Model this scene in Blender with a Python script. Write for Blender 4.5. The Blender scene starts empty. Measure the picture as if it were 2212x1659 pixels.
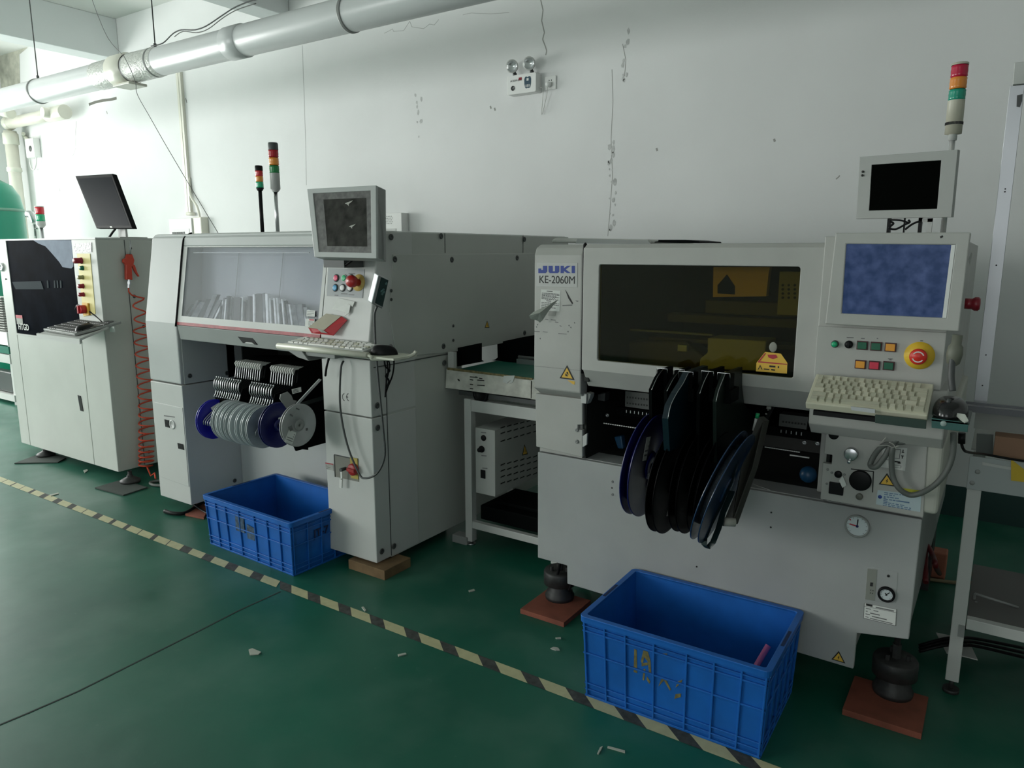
import bpy, bmesh, math, random
from mathutils import Vector, Matrix
random.seed(7)
SC = bpy.context.scene
COL = SC.collection
# ---------------------------------------------------------------- camera
FPX = 1586.86
CAMP = Vector((0, 0, 1.42))
RX = Vector((0.831514244, 0.555503431, -0.0000163))
RY = Vector((0.0991255583, -0.1484065, -0.983945951))
RZ = Vector((-0.546587766, 0.818163461, -0.178466706))
cam = bpy.data.cameras.new('camera'); camo = bpy.data.objects.new('camera', cam)
COL.objects.link(camo); SC.camera = camo
cam.sensor_width = 36; cam.sensor_fit = 'HORIZONTAL'; cam.lens = FPX / 2212 * 36
cam.clip_start = .02; cam.clip_end = 200
mm = Matrix((RX, -RY, -RZ)).transposed().to_4x4(); mm.translation = CAMP
camo.matrix_world = mm
# ---------------------------------------------------------------- world, daylight, exposure
SC.view_settings.view_transform = 'Standard'; SC.view_settings.look = 'None'
SC.view_settings.gamma = 1; SC.view_settings.use_curve_mapping = False
SC.view_settings.exposure = 0.2
w = bpy.data.worlds.new('world'); SC.world = w; w.use_nodes = True
bg = w.node_tree.nodes['Background']; bg.inputs[0].default_value = (.92, .96, 1, 1); bg.inputs[1].default_value = 1.6
def arealight(name, loc, target, sx, sy, power, col=(1, .985, .945)):
    l = bpy.data.lights.new(name, 'AREA'); l.shape = 'RECTANGLE'; l.size = sx; l.size_y = sy
    l.energy = power; l.color = col
    o = bpy.data.objects.new(name, l); COL.objects.link(o); o.location = loc
    d = Vector(target) - Vector(loc); o.rotation_euler = d.to_track_quat('-Z', 'Y').to_euler()
    return o
XL, XR, YB, YF, ZC = -10.65, 4.5, 4.5, -4.5, 3.78
# daylight outside the window openings, plus an added fill at the front right
arealight('daylight_left', (XL - .35, 1.35, 1.85), (XL + 5, 1.35, 1.85), 4.2, 1.9, 400)
arealight('daylight_front_left', (-7.6, YF - .35, 1.9), (-7.6, 0, 1.9), 4.6, 2.0, 250)
arealight('fill_front_right', (.0, YF - .35, 1.9), (.0, 0, 1.9), 3.0, 2.0, 24)  # added fill light, no known window on this side
# ---------------------------------------------------------------- pixel -> point on a known plane
def at(px, py, X=None, Y=None, Z=None, D=None):
    d = RX * ((px - 1106) / FPX) + RY * ((py - 829.5) / FPX) + RZ
    if D is not None: return CAMP + d * D
    if X is not None: t = (X - CAMP.x) / d.x
    elif Y is not None: t = (Y - CAMP.y) / d.y
    else: t = (Z - CAMP.z) / d.z
    return CAMP + d * t
# ---------------------------------------------------------------- materials
MATS = {}
def coplanar(P):
    '''bring the second corner onto the plane of the other three, along the line of sight'''
    n = (P[2] - P[0]).cross(P[3] - P[0]); d = P[1] - CAMP
    return [P[0], CAMP + d * ((P[0] - CAMP).dot(n) / d.dot(n)), P[2], P[3]]
def mat(name, col, rough=.5, metal=0, spec=.5, noise=0, nscale=8, bump=0, coat=0, emit=0, trans=0, alpha=1, bscale=60, ior=1.5):
    if name in MATS: return MATS[name]
    m = bpy.data.materials.new(name); m.use_nodes = True; nt = m.node_tree; b = nt.nodes['Principled BSDF']
    b.inputs['Base Color'].default_value = (*col, 1); b.inputs['Roughness'].default_value = rough
    b.inputs['Metallic'].default_value = metal; b.inputs['Specular IOR Level'].default_value = spec
    b.inputs['Coat Weight'].default_value = coat; b.inputs['IOR'].default_value = ior
    b.inputs['Transmission Weight'].default_value = trans; b.inputs['Alpha'].default_value = alpha
    if emit: b.inputs['Emission Color'].default_value = (*col, 1); b.inputs['Emission Strength'].default_value = emit
    tc = nt.nodes.new('ShaderNodeTexCoord')
    if noise:
        n = nt.nodes.new('ShaderNodeTexNoise'); n.inputs['Scale'].default_value = nscale; n.inputs['Detail'].default_value = 6
        r = nt.nodes.new('ShaderNodeValToRGB'); r.color_ramp.elements[0].position = .3; r.color_ramp.elements[1].position = .7
        r.color_ramp.elements[0].color = (*[c * (1 - noise) for c in col], 1); r.color_ramp.elements[1].color = (*[min(1, c * (1 + noise * .4)) for c in col], 1)
        nt.links.new(tc.outputs['Object'], n.inputs['Vector']); nt.links.new(n.outputs['Fac'], r.inputs['Fac'])
        nt.links.new(r.outputs['Color'], b.inputs['Base Color'])
    if bump:
        n2 = nt.nodes.new('ShaderNodeTexNoise'); n2.inputs['Scale'].default_value = bscale; n2.inputs['Detail'].default_value = 4
        bp = nt.nodes.new('ShaderNodeBump'); bp.inputs['Strength'].default_value = bump; bp.inputs['Distance'].default_value = .01
        nt.links.new(tc.outputs['Object'], n2.inputs['Vector']); nt.links.new(n2.outputs['Fac'], bp.inputs['Height'])
        nt.links.new(bp.outputs['Normal'], b.inputs['Normal'])
    MATS[name] = m
    return m
def glassmat(name, tint, gloss=.08, rough=.05, gcol=(1, 1, 1)):
    m = bpy.data.materials.new(name); m.use_nodes = True; nt = m.node_tree
    for n in list(nt.nodes): nt.nodes.remove(n)
    o = nt.nodes.new('ShaderNodeOutputMaterial'); mx = nt.nodes.new('ShaderNodeMixShader')
    t = nt.nodes.new('ShaderNodeBsdfTransparent'); t.inputs[0].default_value = (*tint, 1)
    g = nt.nodes.new('ShaderNodeBsdfGlossy'); g.inputs['Roughness'].default_value = rough; g.inputs[0].default_value = (*gcol, 1)
    mx.inputs[0].default_value = gloss
    nt.links.new(t.outputs[0], mx.inputs[1]); nt.links.new(g.outputs[0], mx.inputs[2]); nt.links.new(mx.outputs[0], o.inputs[0])
    MATS[name] = m
    return m
WALL = mat('wall_paint', (.76, .77, .765), .75, noise=.07, nscale=.9, bump=.15, bscale=25)
CEIL = mat('ceiling_paint', (.78, .79, .76), .8, noise=.06, nscale=1)
BEAM = mat('beam_paint', (.74, .77, .77), .8, noise=.05, nscale=1.5)
JW = mat('juki_white_paint', (.45, .45, .425), .42, noise=.07, nscale=7, bump=.03)
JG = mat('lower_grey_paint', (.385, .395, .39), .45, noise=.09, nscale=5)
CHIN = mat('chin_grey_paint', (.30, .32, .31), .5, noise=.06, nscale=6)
MW = mat('light_grey_enamel', (.52, .54, .53), .4, noise=.04, nscale=4)
MWW = mat('white_enamel', (.57, .58, .56), .38, noise=.04, nscale=4)
MSID = mat('side_panel_enamel', (.52, .535, .50), .42, noise=.05, nscale=3)
MCHIN = mat('dark_grey_lid_edge', (.20, .22, .22), .45)
HW = mat('printer_enamel', (.56, .58, .54), .42, noise=.05, nscale=4)
BLK = mat('black_plastic', (.008, .008, .009), .4, spec=.3, ior=1.35)
BLKM = mat('matt_black_metal', (.004, .005, .005), .5, spec=.15, ior=1.15)
DK = mat('dark_interior', (.012, .014, .012), .7)
DKG = mat('dark_grey_plastic', (.06, .065, .065), .45)
GRY = mat('mid_grey_plastic', (.28, .29, .28), .45)
LGR = mat('light_grey_plastic', (.55, .56, .54), .4)
WHT = mat('white_plastic', (.78, .79, .77), .4)
STEEL = mat('brushed_steel', (.55, .56, .57), .28, metal=1)
ALU = mat('dull_aluminium', (.5, .51, .52), .4, metal=.9)
CAST = mat('cast_iron_foot', (.045, .045, .045), .5, metal=.3, noise=.3, nscale=40)
CHROME = mat('chrome', (.8, .8, .8), .2, metal=.7)
RED = mat('red_plastic', (.55, .02, .03), .3)
MAROON = mat('dark_red_button', (.28, .015, .03), .3)
ORG = mat('orange_plastic', (.75, .25, .03), .35)
GRN = mat('green_plastic', (.01, .32, .12), .3)
PINK = mat('pink_button', (.8, .08, .18), .35)
LBLU = mat('light_blue_button', (.08, .35, .6), .35)
DGRN = mat('dark_green_button', (.005, .16, .09), .35)
YEL = mat('yellow_plate', (.72, .45, .03), .45)
YELP = mat('pale_yellow_strip', (.80, .70, .30), .5)
STK = mat('sticker_yellow', (.78, .48, .06), .5)
INK = mat('black_ink', (.015, .015, .015), .6)
INKG = mat('faded_ink', (.16, .16, .16), .7)
REDINK = mat('red_print', (.45, .03, .05), .5)
PAPER = mat('paper', (.72, .73, .70), .7, noise=.05, nscale=30)
PAPERG = mat('dirty_paper', (.42, .43, .40), .8, noise=.2, nscale=30)
BLUEINK = mat('blue_logo', (.008, .04, .30), .5)
NAVY = mat('navy_reel_plastic', (.005, .008, .10), .3)
RBLUE = mat('royal_blue_reel', (.012, .012, .38), .3)
TEALR = mat('blue_green_reel', (.01, .035, .09), .22)
CREAM = mat('cream_keyboard', (.62, .60, .47), .5, noise=.06, nscale=20)
KEYC = mat('worn_cream_key', (.50, .49, .38), .45)
KEYW = mat('white_key', (.66, .66, .62), .4)
BELT = mat('green_belt', (.01, .15, .10), .4, noise=.15, nscale=6)
CRATE = mat('blue_crate_plastic', (.008, .13, .50), .42, noise=.18, nscale=9)
WOOD = mat('pallet_wood', (.20, .125, .06), .8, noise=.35, nscale=12)
BRICK = mat('red_fibre_board', (.26, .075, .045), .75, noise=.25, nscale=14)
RUBM = mat('grey_rubber_mat', (.045, .06, .052), .8, noise=.2, nscale=10)
PVC = mat('grey_white_pvc', (.60, .62, .62), .33, noise=.04, nscale=3, coat=.05)
PVCW = mat('cream_pvc', (.72, .71, .62), .35, noise=.06, nscale=6)
FILMW = mat('wrapped_film', (.66, .67, .63), .12, bump=.9, bscale=55, noise=.15, nscale=30)
HOSE = mat('red_hose', (.62, .07, .03), .35)
CABG = mat('grey_cable', (.13, .14, .13), .5)
CABW = mat('white_cable', (.62, .63, .60), .5)
TANKM = mat('green_tank_paint', (.02, .30, .19), .3)
PINKB = mat('pink_tube', (.62, .16, .36), .45)
TRAYD = mat('dark_green_tray', (.015, .04, .03), .4)
TEALT = mat('teal_metal', (.03, .11, .10), .35)
BASEG = mat('dark_green_skirting', (.012, .05, .045), .5)
SKYB = mat('lcd_blue', (.035, .07, .17), .25)
LENSR = mat('red_lens', (.62, .015, .03), .15, coat=.6)
LENSO = mat('amber_lens', (.80, .28, .03), .15, coat=.6)
LENSG = mat('green_lens', (.01, .42, .20), .15, coat=.6)
COIL = mat('clear_reel_plastic', (.42, .47, .48), .2, noise=.1, nscale=25)
CARDB = mat('brown_box', (.30, .17, .11), .8)
AMBG = glassmat('amber_smoked_glass', (.60, .57, .36), .022, .03)
SMOKE = glassmat('smoked_acrylic', (.045, .05, .055), .10, .06)
LIDG = glassmat('clear_lid_acrylic', (.93, .94, .97), .09, .12)
CLRG = glassmat('window_pane_glass', (.95, .97, .97), .06, .02)
DIRTY = mat('dusty_screen', (.045, .045, .04), .4, noise=.6, nscale=22, spec=.25, ior=1.2)
SCRK = mat('black_screen', (.002, .0025, .002), .3, spec=.04, ior=1.08)
HSCR = mat('grey_monitor_screen', (.010, .012, .016), .4, spec=.12, ior=1.08)
def floormat():
    m = bpy.data.materials.new('green_epoxy_floor'); m.use_nodes = True; nt = m.node_tree; b = nt.nodes['Principled BSDF']
    tc = nt.nodes.new('ShaderNodeTexCoord')
    def noise(s, d=6): 
        n = nt.nodes.new('ShaderNodeTexNoise'); n.inputs['Scale'].default_value = s; n.inputs['Detail'].default_value = d
        nt.links.new(tc.outputs['Object'], n.inputs['Vector']); return n
    def ramp(src, p0, p1, c0, c1):
        r = nt.nodes.new('ShaderNodeValToRGB'); e = r.color_ramp.elements
        e[0].position = p0; e[1].position = p1; e[0].color = (*c0, 1); e[1].color = (*c1, 1)
        nt.links.new(src.outputs['Fac'], r.inputs['Fac']); return r
    base = ramp(noise(1.3), .35, .7, (.008, .094, .060), (.014, .135, .085))
    dust = ramp(noise(3.1, 9), .46, .74, (0, 0, 0), (.42, .42, .42))
    spk = ramp(noise(26, 3), .70, .76, (0, 0, 0), (.35, .35, .35))
    m1 = nt.nodes.new('ShaderNodeMixRGB'); m1.inputs[2].default_value = (.10, .215, .162, 1)
    nt.links.new(dust.outputs[0], m1.inputs[0]); nt.links.new(base.outputs[0], m1.inputs[1])
    m2 = nt.nodes.new('ShaderNodeMixRGB'); m2.inputs[2].default_value = (.06, .17, .13, 1)
    nt.links.new(spk.outputs[0], m2.inputs[0]); nt.links.new(m1.outputs[0], m2.inputs[1])
    nt.links.new(m2.outputs[0], b.inputs['Base Color'])
    rr = ramp(noise(2.2, 5), .3, .7, (.30, .30, .30), (.48, .48, .48))
    nt.links.new(rr.outputs[0], b.inputs['Roughness'])
    b.inputs['Specular IOR Level'].default_value = .42
    bp = nt.nodes.new('ShaderNodeBump'); bp.inputs['Strength'].default_value = .08; bp.inputs['Distance'].default_value = .01
    n = noise(7); nt.links.new(n.outputs['Fac'], bp.inputs['Height']); nt.links.new(bp.outputs[0], b.inputs['Normal'])
    return m
FLOOR = floormat()
def lcdmat():
    m = bpy.data.materials.new('blue_lcd'); m.use_nodes = True; nt = m.node_tree; b = nt.nodes['Principled BSDF']
    tc = nt.nodes.new('ShaderNodeTexCoord'); n = nt.nodes.new('ShaderNodeTexNoise'); n.inputs['Scale'].default_value = 38; n.inputs['Detail'].default_value = 3
    r = nt.nodes.new('ShaderNodeValToRGB'); e = r.color_ramp.elements
    e[0].position = .35; e[0].color = (.010, .028, .085, 1); e[1].position = .8; e[1].color = (.05, .08, .18, 1)
    nt.links.new(tc.outputs['Object'], n.inputs['Vector']); nt.links.new(n.outputs['Fac'], r.inputs['Fac'])
    b.inputs['Base Color'].default_value = (.01, .015, .03, 1); b.inputs['Specular IOR Level'].default_value = .15
    nt.links.new(r.outputs[0], b.inputs['Emission Color']); b.inputs['Emission Strength'].default_value = .62
    b.inputs['Roughness'].default_value = .3
    return m
LCD = lcdmat()
# ---------------------------------------------------------------- mesh builder
class MB:
    def __init__(s): s.v = []; s.f = []; s.m = []; s.s = []; s.cur = 0; s.T = None
    def add(s, vs, fs, smooth=False):
        n = len(s.v)
        for p in vs:
            p = Vector(p); s.v.append(s.T @ p if s.T is not None else p)
        for f in fs: s.f.append([n + i for i in f]); s.m.append(s.cur); s.s.append(smooth)
        return s
    def box(s, x0, x1, y0, y1, z0, z1):
        return s.add([(x, y, z) for z in (z0, z1) for x, y in ((x0, y0), (x1, y0), (x1, y1), (x0, y1))],
                     [(0, 3, 2, 1), (4, 5, 6, 7), (0, 1, 5, 4), (1, 2, 6, 5), (2, 3, 7, 6), (3, 0, 4, 7)])
    def prism(s, pts, vec, smooth=False):
        n = len(pts); vec = Vector(vec); a = [Vector(p) for p in pts]
        s.add(a + [p + vec for p in a], [tuple(range(n))[::-1], tuple(range(n, 2 * n))])
        b = len(s.v) - 2 * n
        for i in range(n):
            j = (i + 1) % n; s.f.append([b + i, b + j, b + n + j, b + n + i]); s.m.append(s.cur); s.s.append(smooth)
        return s
    def px(s, pts, dep, **pl):           # outline traced on a plane, extruded back by dep
        ax = Vector((dep, 0, 0)) if 'X' in pl else (Vector((0, dep, 0)) if 'Y' in pl else Vector((0, 0, -dep)))
        return s.prism([at(x, y, **pl) for x, y in pts], ax)
    def ring(s, outer, inner, vec):
        n = len(outer); vec = Vector(vec); o = [Vector(p) for p in outer]; i = [Vector(p) for p in inner]
        vs = o + i + [p + vec for p in o] + [p + vec for p in i]; fs = []
        for k in range(n):
            j = (k + 1) % n
            fs += [(k, j, n + j, n + k), (2 * n + k, 3 * n + k, 3 * n + j, 2 * n + j), (k, 2 * n + k, 2 * n + j, j), (n + k, n + j, 3 * n + j, 3 * n + k)]
        return s.add(vs, fs)
    def lathe(s, prof, p0, axis, n=28, smooth=True):
        ax = Vector(axis).normalized(); u = ax.orthogonal().normalized(); w_ = ax.cross(u); p0 = Vector(p0); vs = []; fs = []
        for r, h in prof:
            for k in range(n):
                a = 2 * math.pi * k / n; vs.append(p0 + ax * h + (u * math.cos(a) + w_ * math.sin(a)) * max(r, 1e-5))
        for i in range(len(prof) - 1):
            for k in range(n):
                j = (k + 1) % n; fs.append((i * n + k, i * n + j, (i + 1) * n + j, (i + 1) * n + k))
        return s.add(vs, fs, smooth)
    def cyl(s, p0, p1, r, r1=None, n=20, smooth=True):
        p0 = Vector(p0); p1 = Vector(p1); L = (p1 - p0).length; r1 = r if r1 is None else r1
        s.lathe([(r, 0), (r1, L)], p0, p1 - p0, n, smooth)
        b = len(s.v) - 2 * n
        s.f.append([b + i for i in range(n)][::-1]); s.m.append(s.cur); s.s.append(False)
        s.f.append([b + n + i for i in range(n)]); s.m.append(s.cur); s.s.append(False)
        return s
    def tube(s, pts, r, n=8, sub=6, closed=False):
        P = [Vector(p) for p in pts]
        if sub > 1 and len(P) > 2:
            Q = []; m = len(P)
            for i in range(m - 1):
                a = P[max(i - 1, 0)]; b = P[i]; c = P[i + 1]; d = P[min(i + 2, m - 1)]
                for k in range(sub):
                    t = k / sub
                    Q.append(.5 * ((2 * b) + (c - a) * t + (2 * a - 5 * b + 4 * c - d) * t * t + (3 * b - a - 3 * c + d) * t ** 3))
            Q.append(P[-1]); P = Q
        vs = []; fs = []; up = None
        for i, p in enumerate(P):
            t = (P[min(i + 1, len(P) - 1)] - P[max(i - 1, 0)]).normalized()
            if up is None: up = t.orthogonal().normalized()
            else:
                up = up - t * up.dot(t); up = up.normalized() if up.length > 1e-6 else t.orthogonal().normalized()
            w_ = t.cross(up)
            for k in range(n):
                a = 2 * math.pi * k / n; vs.append(p + (up * math.cos(a) + w_ * math.sin(a)) * r)
        for i in range(len(P) - 1):
            for k in range(n):
                j = (k + 1) % n; fs.append((i * n + k, i * n + j, (i + 1) * n + j, (i + 1) * n + k))
        s.add(vs, fs, True)
        b = len(s.v) - len(vs)
        s.f.append([b + k for k in range(n)][::-1]); s.m.append(s.cur); s.s.append(False)
        s.f.append([b + (len(P) - 1) * n + k for k in range(n)]); s.m.append(s.cur); s.s.append(False)
        return s
    def ball(s, c, r, n=16, m=10, sc=(1, 1, 1)):
        c = Vector(c); vs = []; fs = []
        for i in range(m + 1):
            th = math.pi * i / m
            for k in range(n):
                a = 2 * math.pi * k / n
                q = max(math.sin(th), 1e-4)
                vs.append(c + Vector((q * math.cos(a) * r * sc[0], q * math.sin(a) * r * sc[1], math.cos(th) * r * sc[2])))
        for i in range(m):
            for k in range(n):
                j = (k + 1) % n; fs.append((i * n + k, (i + 1) * n + k, (i + 1) * n + j, i * n + j))
        return s.add(vs, fs, True)
    def build(s, name, mats, parent=None, bevel=0, seg=2, label=None):
        if not isinstance(mats, (list, tuple)): mats = [mats]
        org = Vector((0, 0, 0))
        if parent is not None:
            q = parent
            while q.parent is not None: q = q.parent
            org = Vector(q.location)
        me = bpy.data.meshes.new(name); me.from_pydata([tuple(v - org) for v in s.v], [], s.f)
        for m_ in mats: me.materials.append(m_)
        me.polygons.foreach_set('material_index', s.m); me.polygons.foreach_set('use_smooth', s.s)
        bm = bmesh.new(); bm.from_mesh(me); bmesh.ops.recalc_face_normals(bm, faces=bm.faces); bm.to_mesh(me); bm.free()
        o = bpy.data.objects.new(name, me); COL.objects.link(o)
        if parent is not None: o.parent = parent
        if bevel:
            b = o.modifiers.new('bevel', 'BEVEL'); b.width = bevel; b.segments = seg; b.limit_method = 'ANGLE'; b.angle_limit = math.radians(40)
            b.harden_normals = False
        if label: o['label'] = label
        return o
def thing(name, label, cat, loc=(0, 0, 0), group=None):
    o = bpy.data.objects.new(name, None); COL.objects.link(o); o.location = loc; o.empty_display_size = .1
    o['label'] = label; o['category'] = cat
    if group: o['group'] = group
    return o
def tag(o, label, cat, group=None):
    o['label'] = label; o['category'] = cat
    if group: o['group'] = group
    return o
def struct(o): o['kind'] = 'structure'; return o
def dup(root, loc, label=None):
    r = root.copy(); COL.objects.link(r); r.location = loc
    if label: r['label'] = label
    for ch in list(root.children):
        c = ch.copy(); COL.objects.link(c); c.parent = r
        for g in ch.children:
            d = g.copy(); COL.objects.link(d); d.parent = c
    return r
def origin_here(o, p):
    # move a single-mesh thing's origin to p (its base)
    p = Vector(p); o.data.transform(Matrix.Translation(-p)); o.location = p; return o
class Taper:
    def __init__(s, M, Lx, Ly, h, inset): s.M = M; s.a = (Lx, Ly, h, inset)
    def __matmul__(s, p):
        Lx, Ly, h, i = s.a; k = i * (1 - p.z / h)
        return s.M @ Vector((p.x + k * (1 - 2 * p.x / Lx), p.y + k * (1 - 2 * p.y / Ly), p.z))
def frame(o, xp, yp):
    x = (Vector(xp) - Vector(o)).normalized(); y = Vector(yp) - Vector(o); z = x.cross(y).normalized(); y = z.cross(x)
    M = Matrix((x, y, z)).transposed().to_4x4(); M.translation = Vector(o); return M
def text(s, name, parent, o, xd, yd, size, m, ext=.0006, bold=0, sx=1):
    c = bpy.data.curves.new('text', 'FONT'); c.body = s; c.size = size; c.extrude = ext; c.offset = bold
    t = bpy.data.objects.new('text', c); COL.objects.link(t)
    dg = bpy.context.evaluated_depsgraph_get(); me = bpy.data.meshes.new_from_object(t.evaluated_get(dg))
    bpy.data.objects.remove(t); 
    x = Vector(xd).normalized(); y = Vector(yd); z = x.cross(y).normalized(); y = z.cross(x)
    M = Matrix((x * sx, y, z)).transposed().to_4x4(); M.translation = Vector(o)
    me.transform(M)
    org = Vector((0, 0, 0))
    if parent is not None:
        q = parent
        while q.parent is not None: q = q.parent
        org = Vector(q.location)
    me.transform(Matrix.Translation(-org)); me.materials.clear(); me.materials.append(m); me.name = name
    ob = bpy.data.objects.new(name, me); COL.objects.link(ob); ob.parent = parent
    return ob
XF = dict(xd=(1, 0, 0), yd=(0, 0, 1))       # on a face looking to -Y
XS = dict(xd=(0, 1, 0), yd=(0, 0, 1))       # on a face looking to +X
def rrect(x0, x1, z0, z1, r, y, n=4):
    out = []
    for cx, cz, a0 in ((x1 - r, z1 - r, 0), (x0 + r, z1 - r, 90), (x0 + r, z0 + r, 180), (x1 - r, z0 + r, 270)):
        for k in range(n + 1):
            a = math.radians(a0 + 90 * k / n); out.append(Vector((cx + r * math.cos(a), y, cz + r * math.sin(a))))
    return out
def sheet(parent, name, q, mats, lines=(), th=.0008, bars=()):
    """flat printed sheet on quad q (tl,tr,br,bl); lines = (u0,u1,v,h,matindex)"""
    q = [Vector(p) for p in q]; nrm = (q[3] - q[0]).cross(q[1] - q[0]).normalized()
    def uv(u, v): return (q[0].lerp(q[1], u)).lerp(q[3].lerp(q[2], u), v)
    m = MB(); m.prism(q, nrm * th)
    for u0, u1, v, h, k in lines:
        m.cur = k; m.prism([uv(u0, v) + nrm * th, uv(u1, v) + nrm * th, uv(u1, v + h) + nrm * th, uv(u0, v + h) + nrm * th], nrm * .0004)
    m.cur = 0
    return m.build(name, mats, parent)
def pq(pts, **pl): return [at(x, y, **pl) for x, y in pts]
def scribble(n, u0, u1, v0, v1, h, seed=1, k=1):
    R = random.Random(seed); out = []
    for i in range(n):
        v = v0 + (v1 - v0) * i / max(1, n - 1); u = u0
        while u < u1:
            w_ = R.uniform(.03, .10); e = min(u + w_, u1)
            out.append((u, e, v, h, k)); u = e + R.uniform(.012, .03)
            if R.random() < .06: break
    return out
def warn(parent, pts, sym='bolt', **pl):
    """triangular warning sticker: pts = apex, left, right (pixels on a plane)"""
    a, l, r = [at(x, y, **pl) for x, y in pts]; n = (l - a).cross(r - a).normalized()
    if n.dot(CAMP - a) < 0: n = -n
    c = (a + l + r) / 3; m = MB(); m.prism([a, l, r], n * .0008)
    m.cur = 1; q = [c + (p - c) * .74 + n * .0008 for p in (a, l, r)]; m.prism(q, n * .0004)
    m.cur = 0; u = (r - l).normalized(); h = (a - (l + r) / 2); L = h.length; h = h.normalized(); W = (r - l).length
    if sym == 'bolt':
        P = [(.03, .24), (-.07, .02), (.0, .03), (-.05, -.17), (.08, .09), (.01, .08), (.07, .24)]
        m.prism([c + n * .0012 + u * x * W + h * (y - .03) * L for x, y in P], n * .0004)
    else:
        m.prism([c + n * .0012 + u * x * W + h * y * L for x, y in [(-.10, -.12), (-.10, .05), (-.04, .10), (.0, .20), (.07, .18), (.10, .02), (.08, -.12)]], n * .0003)
        m.cur = 1; m.prism([c + n * .0016 + u * x * W + h * y * L for x, y in [(-.13, .17), (-.10, .20), (.14, -.10), (.11, -.13)]], n * .0003)
    m.cur = 0
    return m.build('warning_sticker', [INK, STK], parent)
def screw(parent, p, nrm, r=.008, m=None):
    n = Vector(nrm); b = MB(); b.lathe([(r * 1.25, 0), (r * 1.25, .0015), (r, .003), (r * .6, .004), (r * .45, .0015), (0, .0015)], p, n, 12)
    return b.build('screw', m or DKG, parent)
# ================================================================ THE ROOM
b = MB(); b.box(XL - .3, XR + .3, YF - .3, YB + .3, -.1, 0); fl = struct(b.build('floor', FLOOR))
def crackline(px_, w_, name, mt, **pl):
    P = [at(x, y, **pl) for x, y in px_]; m = MB()
    nrm = Vector((0, 0, 1)) if 'Z' in pl else Vector((0, -1, 0))
    for a, c in zip(P, P[1:]):
        d = (c - a).normalized(); s_ = d.cross(nrm) * w_
        m.prism([a - s_, a + s_, c + s_, c - s_], nrm * .0008)
    return m.build(name, mt, fl if 'Z' in pl else wb)
crackline([(-10, 1570), (60, 1541), (170, 1493), (280, 1438), (420, 1368), (520, 1317), (606, 1278)], .0035, 'joint', mat('joint_dirt', (.012, .02, .018), .9), Z=0)
b = MB(); b.box(XL - .3, XR + .3, YB, YB + .2, 0, ZC + .2); wb = struct(b.build('wall_back', WALL))
b = MB(); b.box(XR, XR + .2, YF, YB, 0, ZC); struct(b.build('wall_right', WALL))
b = MB(); b.box(XL - .3, XR + .3, YF - .3, YB + .3, ZC, ZC + .15); struct(b.build('ceiling', CEIL))
# left wall with a big window
b = MB(); b.box(XL - .2, XL, YF, YB, 0, .95); b.box(XL - .2, XL, YF, YB, 2.72, ZC); b.box(XL - .2, XL, 3.5, YB, .95, 2.72); b.box(XL - .2, XL, YF, -.8, .95, 2.72)
struct(b.build('wall_left', WALL))
def window(n, x0, x1, y0, y1, z0, z1, k):
    m = MB(); t = .05
    if x0 == x1:
        m.box(x0 - .12, x0 - .05, y0, y0 + t, z0, z1); m.box(x0 - .12, x0 - .05, y1 - t, y1, z0, z1); m.box(x0 - .12, x0 - .05, y0, y1, z0, z0 + t); m.box(x0 - .12, x0 - .05, y0, y1, z1 - t, z1)
        for i in range(1, k):
            y = y0 + (y1 - y0) * i / k; m.box(x0 - .11, x0 - .06, y - .025, y + .025, z0, z1)
        f = struct(m.build(n, WHT)); g = MB(); g.box(x0 - .09, x0 - .085, y0, y1, z0, z1)
    else:
        m.box(x0, x0 + t, y0 - .12, y0 - .05, z0, z1); m.box(x1 - t, x1, y0 - .12, y0 - .05, z0, z1); m.box(x0, x1, y0 - .12, y0 - .05, z0, z0 + t); m.box(x0, x1, y0 - .12, y0 - .05, z1 - t, z1)
        for i in range(1, k):
            x = x0 + (x1 - x0) * i / k; m.box(x - .025, x + .025, y0 - .11, y0 - .06, z0, z1)
        f = struct(m.build(n, WHT)); g = MB(); g.box(x0, x1, y0 - .09, y0 - .085, z0, z1)
    g.build('pane', CLRG, f)
window('window_1', XL, XL, -.8, 3.5, .95, 2.72, 4)
b = MB(); 
b.box(XL, XR, YF - .2, YF, 0, .9); b.box(XL, XR, YF - .2, YF, 2.9, ZC); b.box(XL, -10, YF - .2, YF, .9, 2.9); b.box(-5.2, -1.5, YF - .2, YF, .9, 2.9); b.box(1.5, XR, YF - .2, YF, .9, 2.9)
struct(b.build('wall_front', WALL))
window('window_2', -10, -5.2, YF, YF, .9, 2.9, 4); window('fill_window', -1.5, 1.5, YF, YF, .9, 2.9, 3)  # the right-hand window is made up to hold the fill light
b = MB(); b.box(-2.4, XR, YB - .004, YB, 0, .17); struct(b.build('baseboard_back', BASEG))
# ceiling beams running to the back wall
b = MB(); b.box(-8.19, -7.93, YF, YB, 3.385, ZC); struct(b.build('trim_1', BEAM, bevel=.008))
b = MB(); b.box(-5.52, -5.27, YF, YB, 3.37, ZC); struct(b.build('trim_2', BEAM, bevel=.008))
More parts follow.
